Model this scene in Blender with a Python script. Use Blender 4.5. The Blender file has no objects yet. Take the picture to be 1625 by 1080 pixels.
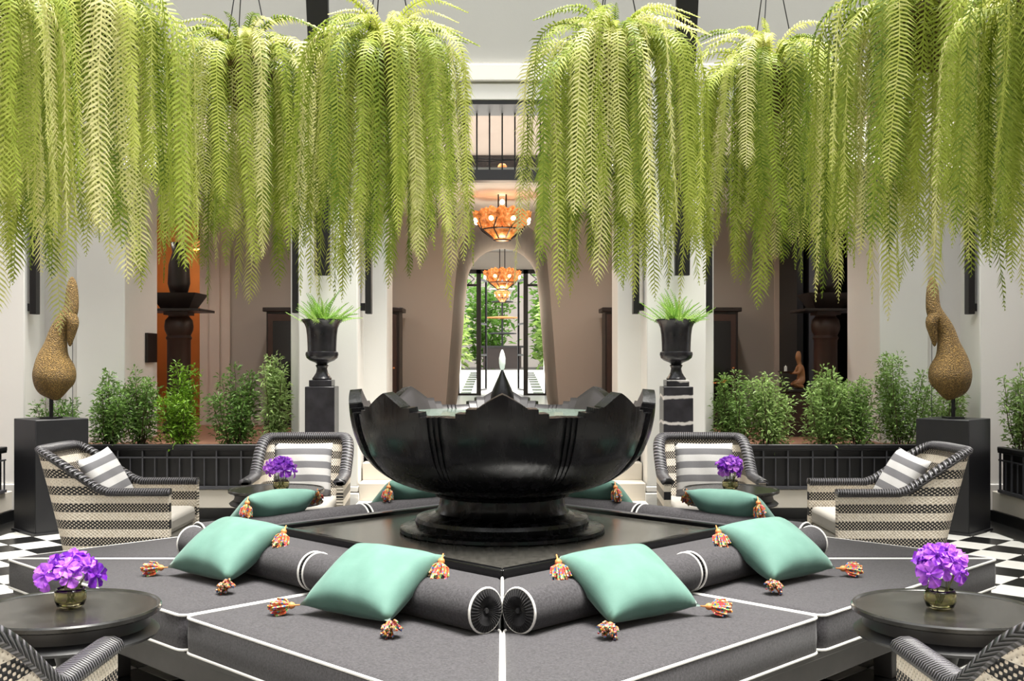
import bpy, math, random
import numpy as np
from mathutils import Vector, Matrix

random.seed(7)
rng = np.random.default_rng(11)
PI = math.pi
sc = bpy.context.scene
col = sc.collection

# ------------------------------------------------------------------ camera
F = 1749.0           # focal length in pixels of the 1625x1080 frame
CX, CY, HC = 797.0, 570.0, 1.45
cam_d = bpy.data.cameras.new('camera')
cam = bpy.data.objects.new('camera', cam_d)
col.objects.link(cam)
cam.location = (0, 0, HC)
cam.rotation_euler = (PI / 2, 0, 0)
cam_d.sensor_width = 36.0
cam_d.lens = 36.0 * F / 1625.0
cam_d.shift_x = (812.5 - CX) / 1625.0
cam_d.shift_y = (CY - 540.0) / 1625.0
cam_d.clip_start = 0.05
cam_d.clip_end = 300
sc.camera = cam

# ------------------------------------------------------------------ daylight
world = bpy.data.worlds.new('overcast_sky')
sc.world = world
world.use_nodes = True
wn = world.node_tree.nodes
bg = wn['Background']
bg.inputs['Color'].default_value = (0.97, 0.985, 1.0, 1)
bg.inputs['Strength'].default_value = 1.7

sun_d = bpy.data.lights.new('sun', 'SUN')
sun_d.energy = 9.0
sun_d.angle = math.radians(30)
sun_d.color = (1.0, 0.97, 0.9)
sun = bpy.data.objects.new('sun', sun_d)
col.objects.link(sun)
sun.rotation_euler = (math.radians(4), math.radians(8), 0)

sc.view_settings.view_transform = 'Standard'
sc.view_settings.look = 'None'
sc.view_settings.gamma = 1.0
sc.view_settings.use_curve_mapping = False
sc.view_settings.exposure = 0.52


# ------------------------------------------------------------------ helpers
def px(x, y, d):
    """pixel of the photograph at distance d -> world point"""
    return Vector(((x - CX) * d / F, d, HC + (CY - y) * d / F))


def srgb(h):
    h = h.lstrip('#')
    c = [int(h[i:i + 2], 16) / 255 for i in (0, 2, 4)]
    return tuple(v / 12.92 if v <= 0.04045 else ((v + 0.055) / 1.055) ** 2.4 for v in c) + (1.0,)


def tag(o, label=None, cat=None, group=None, kind=None):
    if label: o['label'] = label
    if cat: o['category'] = cat
    if group: o['group'] = group
    if kind: o['kind'] = kind
    return o


def empty(name, loc=(0, 0, 0), rz=0.0, label=None, cat=None, group=None, kind=None):
    o = bpy.data.objects.new(name, None)
    o.empty_display_size = 0.1
    col.objects.link(o)
    o.location = loc
    o.rotation_euler = (0, 0, rz)
    return tag(o, label, cat, group, kind)


def link(name, mesh, parent=None, loc=(0, 0, 0), rot=(0, 0, 0), scale=(1, 1, 1)):
    o = bpy.data.objects.new(name, mesh)
    col.objects.link(o)
    o.parent = parent
    o.location = loc
    o.rotation_euler = rot
    o.scale = scale
    return o


def copy_tree(o, parent=None):
    c = o.copy()
    col.objects.link(c)
    c.parent = parent
    for ch in list(o.children):
        copy_tree(ch, c)
    return c


class MB:
    def __init__(self):
        self.v, self.f, self.uv = [], [], None

    def add(self, vs, fs):
        n = len(self.v)
        self.v += [tuple(p) for p in vs]
        self.f += [tuple(i + n for i in f) for f in fs]
        return self

    def box(self, x0, x1, y0, y1, z0, z1):
        return self.add([(x0, y0, z0), (x1, y0, z0), (x1, y1, z0), (x0, y1, z0),
                         (x0, y0, z1), (x1, y0, z1), (x1, y1, z1), (x0, y1, z1)],
                        [(0, 3, 2, 1), (4, 5, 6, 7), (0, 1, 5, 4), (1, 2, 6, 5), (2, 3, 7, 6), (3, 0, 4, 7)])

    def prism(self, poly, z0, z1):
        n = len(poly)
        vs = [(x, y, z0) for x, y in poly] + [(x, y, z1) for x, y in poly]
        fs = [tuple(reversed(range(n))), tuple(range(n, 2 * n))]
        fs += [(i, (i + 1) % n, n + (i + 1) % n, n + i) for i in range(n)]
        return self.add(vs, fs)

    def lathe(self, prof, seg=32, cx=0, cy=0, cap=True):
        vs, fs = [], []
        m = len(prof)
        for r, z in prof:
            for k in range(seg):
                a = 2 * PI * k / seg
                vs.append((cx + r * math.cos(a), cy + r * math.sin(a), z))
        for i in range(m - 1):
            for k in range(seg):
                k2 = (k + 1) % seg
                fs.append((i * seg + k, i * seg + k2, (i + 1) * seg + k2, (i + 1) * seg + k))
        if cap:
            fs.append(tuple(reversed(range(seg))))
            fs.append(tuple(range((m - 1) * seg, m * seg)))
        return self.add(vs, fs)

    def tube(self, pts, r, seg=8, closed=False, cap=True, flat=1.0):
        pts = [Vector(p) for p in pts]
        n = len(pts)
        rs = r if isinstance(r, (list, tuple)) else [r] * n
        vs, fs = [], []
        up = Vector((0, 0, 1))
        nrm = None
        for i, p in enumerate(pts):
            if closed:
                t = pts[(i + 1) % n] - pts[i - 1]
            else:
                t = pts[min(i + 1, n - 1)] - pts[max(i - 1, 0)]
            t.normalize()
            if nrm is None:
                nrm = up.cross(t)
                if nrm.length < 1e-3: nrm = Vector((1, 0, 0)).cross(t)
            nrm = nrm - t * nrm.dot(t)
            nrm.normalize()
            b = t.cross(nrm)
            for k in range(seg):
                a = 2 * PI * k / seg
                vs.append(p + (nrm * math.cos(a) + b * (math.sin(a) * flat)) * rs[i])
        for i in range(n if closed else n - 1):
            j = (i + 1) % n
            for k in range(seg):
                k2 = (k + 1) % seg
                fs.append((i * seg + k, i * seg + k2, j * seg + k2, j * seg + k))
        if cap and not closed:
            fs.append(tuple(reversed(range(seg))))
            fs.append(tuple(range((n - 1) * seg, n * seg)))
        return self.add(vs, fs)

    def mesh(self, name, mat, smooth=False):
        me = bpy.data.meshes.new(name)
        me.from_pydata(self.v, [], self.f)
        if mat: me.materials.append(mat)
        if smooth:
            me.shade_smooth()
            if smooth is not True:
                me.set_sharp_from_angle(angle=math.radians(smooth))
        me.validate()
        me.update()
        return me

    def build(self, name, mat, parent=None, smooth=False, bevel=0, loc=(0, 0, 0), rot=(0, 0, 0), segs=2):
        o = link(name, self.mesh(name, mat, smooth), parent, loc, rot)
        if bevel:
            b = o.modifiers.new('bevel', 'BEVEL')
            b.width = bevel
            b.segments = segs
            b.limit_method = 'ANGLE'
            o.data.shade_smooth()
            o.data.set_sharp_from_angle(angle=math.radians(50))
        return o


def bx(name, mat, parent, x0, x1, y0, y1, z0, z1, bevel=0.0):
    return MB().box(x0, x1, y0, y1, z0, z1).build(name, mat, parent, bevel=bevel)


# ------------------------------------------------------------------ materials
class NT:
    def __init__(self, name):
        self.m = bpy.data.materials.new(name)
        self.m.use_nodes = True
        self.t = self.m.node_tree
        self.p = self.t.nodes['Principled BSDF']
        self.out = self.t.nodes['Material Output']

    def n(self, typ, **kw):
        nd = self.t.nodes.new(typ)
        for k, v in kw.items(): setattr(nd, k, v)
        return nd

    def l(self, a, b):
        self.t.links.new(a, b)

    def math(self, op, a, b=None):
        nd = self.n('ShaderNodeMath', operation=op)
        for i, v in enumerate((a, b)):
            if v is None: continue
            if isinstance(v, (int, float)): nd.inputs[i].default_value = v
            else: self.l(v, nd.inputs[i])
        return nd.outputs[0]

    def mix(self, fac, a, b):
        nd = self.n('ShaderNodeMix', data_type='RGBA')
        if isinstance(fac, (int, float)): nd.inputs[0].default_value = fac
        else: self.l(fac, nd.inputs[0])
        for i, v in ((6, a), (7, b)):
            if isinstance(v, tuple): nd.inputs[i].default_value = v
            else: self.l(v, nd.inputs[i])
        return nd.outputs[2]

    def noise(self, scale, detail=4, vec=None, rough=0.5):
        nd = self.n('ShaderNodeTexNoise')
        nd.inputs['Scale'].default_value = scale
        nd.inputs['Detail'].default_value = detail
        nd.inputs['Roughness'].default_value = rough
        if vec is None:
            tc = self.n('ShaderNodeTexCoord')
            vec = tc.outputs['Object']
        self.l(vec, nd.inputs['Vector'])
        return nd.outputs['Fac']

    def ramp(self, fac, stops):
        nd = self.n('ShaderNodeValToRGB')
        els = nd.color_ramp.elements
        while len(els) < len(stops): els.new(0.5)
        for e, (p, c) in zip(els, stops):
            e.position = p
            e.color = c
        self.l(fac, nd.inputs[0])
        return nd.outputs[0]

    def bump(self, h, strength=0.3, dist=0.01):
        nd = self.n('ShaderNodeBump')
        nd.inputs['Strength'].default_value = strength
        nd.inputs['Distance'].default_value = dist
        self.l(h, nd.inputs['Height'])
        self.l(nd.outputs[0], self.p.inputs['Normal'])

    def set(self, color=None, rough=None, metal=None, spec=None, **kw):
        p = self.p
        if color is not None:
            if isinstance(color, tuple): p.inputs['Base Color'].default_value = color
            else: self.l(color, p.inputs['Base Color'])
        if rough is not None:
            if isinstance(rough, (int, float)): p.inputs['Roughness'].default_value = rough
            else: self.l(rough, p.inputs['Roughness'])
        if metal is not None: p.inputs['Metallic'].default_value = metal
        if spec is not None: p.inputs['Specular IOR Level'].default_value = spec
        for k, v in kw.items(): p.inputs[k.replace('_', ' ')].default_value = v
        return self


def simple(name, c, rough=0.6, metal=0.0, spec=0.5, var=0.08, scale=6.0, bump=0.0, bscale=60, bdist=0.004):
    t = NT(name)
    c = srgb(c)
    dark = tuple(v * (1 - 2 * var) for v in c[:3]) + (1,)
    lite = tuple(min(1, v * (1 + var)) for v in c[:3]) + (1,)
    t.set(t.mix(t.noise(scale), dark, lite), rough, metal, spec)
    if bump: t.bump(t.noise(bscale, 3), bump, bdist)
    return t.m


M = {}
M['plaster'] = simple('white_plaster', '#f1efeb', 0.75, var=0.03, scale=1.5, bump=0.12, bscale=90)
M['facade'] = simple('pale_grey_facade_paint', '#adaca7', 0.8, var=0.03, scale=1.5, bump=0.1, bscale=90)
M['cream'] = simple('cream_stone', '#ddd5c9', 0.6, var=0.05, scale=3)
M['taupe'] = simple('taupe_plaster', '#aaa097', 0.8, var=0.04, scale=1.2, bump=0.15, bscale=120)
M['taupe_lt'] = simple('pale_taupe_trim', '#cdbcb0', 0.7, var=0.04)
M['ochre'] = simple('ochre_plaster', '#c98e56', 0.8, var=0.08)
M['black'] = simple('black_painted_wood', '#18171a', 0.42, var=0.15, bump=0.05)
M['ped'] = simple('black_lacquer_pedestal', '#1c1c20', 0.45, var=0.12, scale=12, bump=0.05, bscale=200)
M['iron'] = simple('black_iron', '#2b2b2f', 0.42, metal=0.4, var=0.1)
M['bar'] = simple('grey_painted_bar', '#4c4c51', 0.5, metal=0.2, var=0.1)
M['steel'] = simple('grey_steel_beam', '#4b4a50', 0.5, metal=0.3, var=0.1)
M['tile_w'] = simple('white_marble_tile', '#c6c5c0', 0.28, var=0.05, scale=4)
M['tile_b'] = simple('black_marble_tile', '#161616', 0.25, var=0.25, scale=5)
M['skirt'] = simple('black_stone_skirting', '#141415', 0.3, var=0.2)
M['grout'] = simple('dark_grout', '#3a3937', 0.8)
M['wood'] = simple('dark_brown_wood', '#3d2720', 0.45, var=0.25, scale=9)
M['dwood'] = simple('very_dark_wood', '#241815', 0.4, var=0.25, scale=9)
M['cabglass'] = simple('cabinet_dark_glass', '#120e0d', 0.08)
M['soil'] = simple('dark_soil', '#1e1712', 0.9, bump=0.5, bscale=40)
M['terra'] = simple('terracotta_floor', '#8f6650', 0.6)
M['piping'] = simple('white_piping_cord', '#e6e4e0', 0.8, var=0.03)
M['frame'] = simple('weathered_black_frame', '#3a3735', 0.5, var=0.2, scale=14)
M['offwhite'] = simple('off_white_upholstery', '#aaa59e', 0.85, var=0.04, bump=0.1, bscale=250)


def fabric(name, c, var, scale):
    t = NT(name)
    c = srgb(c)
    nz = t.noise(scale, 6, rough=0.7)
    col_ = t.ramp(nz, [(0.3, tuple(v * (1 - var) for v in c[:3]) + (1,)), (0.7, tuple(min(1, v * (1 + var)) for v in c[:3]) + (1,))])
    t.set(col_, 0.9, 0, 0.25)
    t.p.inputs['Sheen Weight'].default_value = 0.15
    t.p.inputs['Sheen Roughness'].default_value = 0.5
    t.bump(nz, 0.3, 0.003)
    return t.m


M['felt'] = fabric('charcoal_felt', '#3e3c3f', 0.55, 110)
M['felt_blk'] = fabric('black_pleated_fabric', '#1c1b1d', 0.4, 60)


def velvet():
    t = NT('seafoam_velvet')
    a, b = srgb('#4e7267'), srgb('#6b9085')
    nz = t.noise(9, 5)
    t.set(t.mix(nz, a, b), 0.75, 0, 0.3)
    t.p.inputs['Sheen Weight'].default_value = 0.35
    t.p.inputs['Sheen Roughness'].default_value = 0.35
    t.p.inputs['Sheen Tint'].default_value = (0.85, 1, 0.95, 1)
    t.bump(t.noise(160, 3), 0.15, 0.002)
    return t.m


M['velvet'] = velvet()


def tassel_mat():
    t = NT('multicolour_yarn')
    tc = t.n('ShaderNodeTexCoord')
    v = t.n('ShaderNodeTexVoronoi')
    v.inputs['Scale'].default_value = 160
    t.l(tc.outputs['Object'], v.inputs['Vector'])
    sep = t.n('ShaderNodeSeparateColor')
    t.l(v.outputs['Color'], sep.inputs[0])
    c = t.ramp(sep.outputs[0], [(0.0, srgb('#b84a2a')), (0.18, srgb('#c98f38')), (0.36, srgb('#b93a4c')),
                                (0.5, srgb('#3f6fa3')), (0.64, srgb('#c2683a')), (0.78, srgb('#5d9c5a')), (0.9, srgb('#d0b088'))])
    c.node.color_ramp.interpolation = 'CONSTANT'
    t.set(c, 0.85)
    return t.m


M['tassel'] = tassel_mat()
M['bead'] = simple('orange_bead', '#d98a4f', 0.5)


def black_stone():
    t = NT('polished_black_stone')
    nz = t.noise(5, 8, rough=0.65)
    tc = t.n('ShaderNodeTexCoord')
    mp = t.n('ShaderNodeMapping')
    mp.inputs['Scale'].default_value = (14, 14, 1.2)
    t.l(tc.outputs['Object'], mp.inputs[0])
    st = t.noise(1.6, 6, mp.outputs[0], 0.6)
    f = t.math('MULTIPLY', nz, st)
    c = t.ramp(f, [(0.22, srgb('#08080a')), (0.37, srgb('#131215')), (0.5, srgb('#3a383b'))])
    t.set(c, t.math('ADD', t.math('MULTIPLY', st, 0.36), 0.08), 0, 0.35)
    t.bump(nz, 0.1, 0.01)
    return t.m


M['stone'] = black_stone()


def slab():
    t = NT('polished_black_granite')
    nz = t.noise(30, 5)
    t.set(t.ramp(nz, [(0.3, srgb('#33322f')), (0.8, srgb('#53514c'))]), 0.19, 0, 0.5)
    t.p.inputs['IOR'].default_value = 1.9
    return t.m


M['slab'] = slab()
M['slab_edge'] = simple('black_granite_lip', '#0f0f10', 0.15, var=0.2)


def marble(veins):
    t = NT('black_marble_white_veins' if veins else 'black_marble')
    nz = t.noise(6, 8)
    c = t.ramp(nz, [(0.3, srgb('#17161a')), (0.75, srgb('#3a393f'))])
    if veins:
        tc = t.n('ShaderNodeTexCoord')
        w = t.n('ShaderNodeTexWave', bands_direction='Z')
        w.inputs['Scale'].default_value = 1.5
        w.inputs['Distortion'].default_value = 2.2
        w.inputs['Detail'].default_value = 4
        w.inputs['Detail Scale'].default_value = 2.5
        w.inputs['Phase Offset'].default_value = 1.0
        t.l(tc.outputs['Object'], w.inputs['Vector'])
        m = t.ramp(w.outputs['Fac'], [(0.93, (0, 0, 0, 1)), (0.985, (1, 1, 1, 1))])
        c = t.mix(m, c, srgb('#cfcac8'))
    t.set(c, 0.25)
    return t.m


M['marble'] = marble(False)
M['marble_v'] = marble(True)


def wicker():
    t = NT('cream_black_wicker')
    uv = t.n('ShaderNodeUVMap')
    sep = t.n('ShaderNodeSeparateXYZ')
    t.l(uv.outputs[0], sep.inputs[0])
    u, v = sep.outputs[0], sep.outputs[1]
    band = t.math('LESS_THAN', t.math('FRACT', t.math('ADD', t.math('DIVIDE', t.math('SUBTRACT', v, 0.4595), 0.11), 10.0)), 0.52)
    a = t.math('SINE', t.math('MULTIPLY', u, 2 * PI / 0.022))
    b = t.math('SINE', t.math('MULTIPLY', v, 2 * PI / 0.022))
    ab = t.math('MULTIPLY', a, b)
    dot = t.math('GREATER_THAN', ab, 0.3)
    nz = t.noise(40, 3)
    cream = t.mix(nz, srgb('#d8c9b4'), srgb('#f7efe3'))
    stitch = t.math('MULTIPLY', t.math('GREATER_THAN', ab, 0.8), 0.75)
    creamb = t.mix(stitch, cream, srgb('#6b5a48'))
    blackb = t.mix(dot, srgb('#17161a'), srgb('#d9ccbb'))
    t.set(t.mix(band, creamb, blackb), 0.6)
    t.bump(ab, 0.5, 0.004)
    return t.m


M['wicker'] = wicker()


def braid():
    t = NT('black_braided_rattan')
    uv = t.n('ShaderNodeUVMap')
    sep = t.n('ShaderNodeSeparateXYZ')
    t.l(uv.outputs[0], sep.inputs[0])
    s = t.math('SINE', t.math('ADD', t.math('MULTIPLY', sep.outputs[0], 2 * PI / 0.016), t.math('MULTIPLY', sep.outputs[1], 4 * PI)))
    f = t.math('ADD', t.math('MULTIPLY', s, 0.5), 0.5)
    t.set(t.ramp(f, [(0.2, srgb('#0f0e10')), (0.6, srgb('#232225')), (0.9, srgb('#66646a'))]), 0.38)  # grey crests put the sky's reflection on the black strands into the colour
    t.bump(f, 0.8, 0.008)
    return t.m


M['braid'] = braid()


def stripes():
    t = NT('grey_white_striped_fabric')
    uv = t.n('ShaderNodeUVMap')
    sep = t.n('ShaderNodeSeparateXYZ')
    t.l(uv.outputs[0], sep.inputs[0])
    s = t.math('LESS_THAN', t.math('FRACT', t.math('MULTIPLY', sep.outputs[1], 4.0)), 0.5)
    nz = t.noise(220, 4)
    g = t.mix(nz, srgb('#5f5e62'), srgb('#737276'))
    w = t.mix(nz, srgb('#aaa9aa'), srgb('#c6c4c4'))
    t.set(t.mix(s, w, g), 0.9)
    t.bump(nz, 0.2, 0.003)
    return t.m


M['stripe'] = stripes()


def leaf(name, stops, transl=0.45, rough=0.45, nscale=5):
    t = NT(name)
    oi = t.n('ShaderNodeObjectInfo')
    nz = t.noise(nscale, 3)
    f = t.math('ADD', t.math('MULTIPLY', oi.outputs['Random'], 0.65), t.math('MULTIPLY', nz, 0.5))
    c = t.ramp(f, stops)
    t.set(c, rough, 0, 0.35)
    tr = t.n('ShaderNodeBsdfTranslucent')
    t.l(c, tr.inputs[0])
    mx = t.n('ShaderNodeMixShader')
    mx.inputs[0].default_value = transl
    t.l(t.p.outputs[0], mx.inputs[1])
    t.l(tr.outputs[0], mx.inputs[2])
    t.l(mx.outputs[0], t.out.inputs['Surface'])
    return t.m


M['fern'] = leaf('fern_frond_green', [(0.22, srgb('#56701f')), (0.45, srgb('#98a840')), (0.68, srgb('#c4cb66')), (0.92, srgb('#f0eab0'))], 0.28, nscale=22)
M['fern2'] = leaf('fresh_fern_green', [(0.1, srgb('#5f9433')), (0.6, srgb('#96bf55')), (1.0, srgb('#bcd67e'))])
M['shrub'] = leaf('shrub_leaf_green', [(0.1, srgb('#3d5a26')), (0.5, srgb('#688a42')), (0.8, srgb('#98b36a')), (1.0, srgb('#c0d098'))], 0.3, nscale=25)
M['shrub_y'] = leaf('yellow_green_shrub_leaf', [(0.1, srgb('#55801f')), (0.5, srgb('#86a832')), (0.85, srgb('#aebf4e')), (1.0, srgb('#c98e4a'))], 0.3, nscale=20)
M['garden'] = leaf('garden_leaf_green', [(0.1, srgb('#44702a')), (0.6, srgb('#86ad4a')), (1.0, srgb('#c8d88a'))], 0.4, nscale=4)
M['twig'] = simple('brown_twig', '#4a3a28', 0.8)
M['rachis'] = simple('fern_stalk', '#8a8a3a', 0.6)
M['moss'] = simple('dry_moss_fibre', '#6a5a32', 0.95, var=0.4, scale=20, bump=0.8, bscale=60, bdist=0.02)


def nest():
    t = NT('woven_bronze_wire')
    tc = t.n('ShaderNodeTexCoord')
    v = t.n('ShaderNodeTexVoronoi')
    v.inputs['Scale'].default_value = 110
    t.l(tc.outputs['Object'], v.inputs['Vector'])
    nz = t.noise(90, 6, rough=0.8)
    f = t.math('MULTIPLY', t.math('ADD', nz, v.outputs['Distance']), 0.62)
    t.set(t.ramp(f, [(0.3, srgb('#2a2013')), (0.55, srgb('#6f5730')), (0.85, srgb('#b08d4e'))]), 0.5, 0.25)
    t.bump(f, 1.0, 0.02)
    return t.m


M['nest'] = nest()


def glass(name, c, rough=0.02, ior=1.45):
    t = NT(name)
    t.set(srgb(c), rough)
    t.p.inputs['Transmission Weight'].default_value = 1.0
    t.p.inputs['IOR'].default_value = ior
    return t.m


M['vaseglass'] = glass('pale_vase_glass', '#f2eec8')
M['water'] = glass('fountain_water', '#a9bfb2', 0.06, 1.33)
M['water'].node_tree.nodes['Principled BSDF'].inputs['Transmission Weight'].default_value = 0.45
M['pane'] = glass('clear_window_glass', '#f4f6f6', 0.0, 1.05)


def emit(name, c, strength):
    t = NT(name)
    c = srgb(c)
    t.set(c, 0.3)
    t.p.inputs['Emission Color'].default_value = c
    t.p.inputs['Emission Strength'].default_value = strength
    return t.m


t_ = NT('lit_amber_glass')
c_ = t_.ramp(t_.noise(22, 3), [(0.3, srgb('#8f4a20')), (0.55, srgb('#d98544')), (0.75, srgb('#ffc98c'))])
t_.set(c_, 0.3)
t_.l(c_, t_.p.inputs['Emission Color'])
t_.p.inputs['Emission Strength'].default_value = 0.55
M['amber'] = t_.m
M['bulb'] = emit('lamp_bulb', '#ffe9b8', 14)
M['foam'] = simple('white_water_spray', '#ffffff', 0.3, var=0.0)


def petalmat():
    t = NT('purple_orchid_petal')
    oi = t.n('ShaderNodeObjectInfo')
    f = t.math('ADD', t.math('MULTIPLY', t.noise(45, 4), 0.75), t.math('MULTIPLY', oi.outputs['Random'], 0.4))
    c = t.ramp(f, [(0.25, srgb('#4a1291')), (0.48, srgb('#8428c4')), (0.72, srgb('#cf7cf0'))])
    t.set(c, 0.5)
    tr = t.n('ShaderNodeBsdfTranslucent')
    t.l(c, tr.inputs[0])
    mx = t.n('ShaderNodeMixShader')
    mx.inputs[0].default_value = 0.35
    t.l(t.p.outputs[0], mx.inputs[1])
    t.l(tr.outputs[0], mx.inputs[2])
    t.l(mx.outputs[0], t.out.inputs['Surface'])
    return t.m


M['petal'] = petalmat()
M['stem'] = simple('flower_stem', '#8a9a5a', 0.6)
M['lily'] = simple('orange_flower', '#d97a2e', 0.6)


# =================================================================== SETTING
DC = 5.72                                  # fountain centre
# ---- floor: 30 cm black and white marble squares laid on the diagonal
floor = MB().box(-5.0, 5.0, -2.0, 10.3, -0.2, -0.012).build('floor', M['grout'])
tag(floor, 'black and white chequered marble courtyard floor laid on the diagonal', kind='structure')
P = 0.3035
hp = P / 2 - 0.0015


def tile_mesh(name, mat):
    m = MB()
    a, b = hp, hp - 0.003
    vs = [(-a, -a, -0.012), (a, -a, -0.012), (a, a, -0.012), (-a, a, -0.012), (-a, -a, -0.002), (a, -a, -0.002), (a, a, -0.002), (-a, a, -0.002),
          (-b, -b, 0), (b, -b, 0), (b, b, 0), (-b, b, 0)]
    fs = [(8, 9, 10, 11)]
    for i in range(4):
        j = (i + 1) % 4
        fs += [(i, j, 4 + j, 4 + i), (4 + i, 4 + j, 8 + j, 8 + i)]
    m.add(vs, fs)
    return m.mesh(name, mat)


tm = [tile_mesh('floor_tile', M['tile_w']), tile_mesh('floor_tile', M['tile_b'])]
U0, V0 = (3.65 + 8.62) / math.sqrt(2), (3.65 - 8.62) / math.sqrt(2)
cands = []
for i in range(-45, 20):
    for j in range(-45, 45):
        u, v = U0 + i * P, V0 + j * P
        x, y = (u + v) / math.sqrt(2), (u - v) / math.sqrt(2)
        if abs(x) > 4.2 or y < -1.7 or y > 9.9: continue
        if abs(x) + abs(y - DC) < 1.9: continue
        vis = y > 2.2 and abs(x) < y * 0.5 and abs(x) + abs(y - DC) > 2.3
        cands.append((0 if vis else 1, -abs(x), x, y, (i + j) % 2))
cands.sort()
rest = {0: MB(), 1: MB()}
for k, (vis, _, x, y, c) in enumerate(cands):
    if k < 298:
        link('floor_tile', tm[c], floor, (x, y, 0), (0, 0, PI / 4))
    else:
        h = hp * math.sqrt(2)
        rest[c].prism([(x, y - h), (x + h, y), (x, y + h), (x - h, y)], -0.012, 0)
for c in (0, 1):
    tag(rest[c].build('remaining_floor_tiles', M['tile_b' if c else 'tile_w'], floor), kind='stuff')
# black stone border along the walls
tag(MB().box(-4.45, 4.45, 9.72, 10.1, -0.01, 0.006).box(4.12, 4.45, -2, 9.72, -0.01, 0.006).box(-4.45, -4.12, -2, 9.72, -0.01, 0.006)
    .build('trim_1', M['tile_b']), 'black stone border strip framing the chequered floor', kind='structure')

FZ = 0.65                                   # corridor floor level
corr = MB().box(-6.5, 6.5, 10.42, 13.5, 0.0, FZ).build('floor_corridor', M['terra'])
tag(corr, 'raised brown floor of the gallery behind the columns', kind='structure')
# steps in the central bay
st = empty('floor_steps', (0, 9.75, 0), label='cream stone steps rising between the two central columns', kind='structure')
for k, (y0, z1) in enumerate(((9.72, 0.17), (9.98, 0.33), (10.24, 0.49), (10.5, 0.655))):
    MB().box(-1.3, 1.3, y0 - 9.75, 10.9 - 9.75, 0.0 if k == 0 else z1 - 0.16, z1).build('step', M['cream'], st, bevel=0.008)

# ---- upper facade with bands over the columns
fac = empty('wall_back', (0, 10.0, 0), label='pale upper facade with banded cornice spanning the columns', kind='structure')
bx('facade_panel', M['facade'], fac, -5.2, 5.2, 0.06, 0.5, 4.16, 9.0)
bx('cornice_band', M['plaster'], fac, -5.2, 5.2, 0.0, 0.5, 3.98, 4.13, 0.008)
bx('cornice_band', M['plaster'], fac, -5.2, 5.2, 0.03, 0.5, 3.81, 3.96, 0.008)
bx('cornice_shadow_gap', M['plaster'], fac, -5.19, 5.19, 0.08, 0.49, 3.95, 4.17)

# ---- gallery back wall with tapered arch, doorways and transom window
D1, D2 = 13.5, 17.3


def arch_half(d):        # x half-width / z of the tapered opening outline (near face), from floor to crown
    pts = [(0.735, FZ), (0.69, 0.91), (0.586, 2.28), (0.553, 2.62)]
    c, r = 2.62, 0.553
    for k in range(1, 13):
        a = PI / 2 * k / 12
        pts.append((r * math.cos(a), c + r * 1.02 * math.sin(a)))
    return pts


AH = arch_half(D1)


def wall_with_arch(name, y0, y1, xl, ztop, mat):
    """slab y0..y1 of half width xl with the arch cut out; soffit included"""
    m = MB()
    outline = [(-x, z) for x, z in AH] + [(x, z) for x, z in reversed(AH[:-1])]
    n = len(outline)
    outer = []
    for x, z in outline:                       # projected on the frame
        outer.append((-xl if x < -0.01 else (xl if x > 0.01 else 0.0), z))
    ax = [(x, z) for x, z in outline]
    # left & right strips + top fan
    for yy, flip in ((y0, False), (y1, True)):
        for i in range(n - 1):
            (xa, za), (xb, zb) = ax[i], ax[i + 1]
            if xb <= 0.0001: q = [(-xl, za), (xa, za), (xb, zb), (-xl, zb)]
            else: q = [(xa, za), (xl, za), (xl, zb), (xb, zb)]
            vs = [(x, yy, z) for x, z in q]
            m.add(vs, [(0, 1, 2, 3) if not flip else (3, 2, 1, 0)])
        zc = AH[-1][1]
        m.add([(-xl, yy, zc), (xl, yy, zc), (xl, yy, ztop), (-xl, yy, ztop)], [(0, 1, 2, 3) if not flip else (3, 2, 1, 0)])
    for i in range(n - 1):
        (xa, za), (xb, zb) = ax[i], ax[i + 1]
        m.add([(xa, y0, za), (xa, y1, za), (xb, y1, zb), (xb, y0, zb)], [(0, 1, 2, 3)])
    return m


WT = 3.24
gw = empty('wall_gallery', (0, D1, 0), label='taupe gallery wall with tapered central archway', kind='structure')
wall_with_arch('x', 0, D2 - D1, 1.2, WT, M['taupe']).build('arch_wall', M['taupe'], gw)
# transom window zone above the arch
bx('wall_panel', M['taupe'], gw, -3.33, -1.2, 0, 0.3, FZ, WT)
bx('wall_panel', M['taupe'], gw, 1.2, 3.33, 0, 0.3, FZ, WT)
bx('wall_panel', M['taupe'], gw, -7, -4.5, 0, 0.3, FZ, WT)
bx('wall_panel', M['taupe'], gw, 4.5, 7, 0, 0.3, FZ, WT)
bx('wall_panel', M['taupe'], gw, -4.5, -3.33, 0, 0.3, 3.2, WT)
bx('wall_panel', M['taupe'], gw, 3.33, 4.5, 0, 0.3, 3.2, WT)
bx('baseboard', M['taupe_lt'], gw, -3.33, -0.78, -0.03, 0.0, FZ, FZ + 0.12)
bx('baseboard', M['taupe_lt'], gw, 0.78, 3.33, -0.03, 0.0, FZ, FZ + 0.12)
for s in (-1, 1):
    for k, (w0, w1, dp) in enumerate(((3.33, 3.45, 0.03), (3.45, 3.57, 0.06), (3.57, 3.7, 0.02))):
        a, b = sorted((s * w0, s * w1))
        bx('door_casing', M['taupe_lt'], gw, a, b, -dp, 0.3, FZ, 3.2)
uw = empty('wall_upper_gallery', (0, D1, WT), label='pale wall of the upper gallery above the arch', kind='structure')
bx('upper_wall', M['taupe_lt'], uw, -7, 7, 0, 0.2, 0.05, 2.0)
bx('dark_dado', M['dwood'], uw, -7, 7, -0.05, 0.0, 0.05, 0.7)
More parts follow.
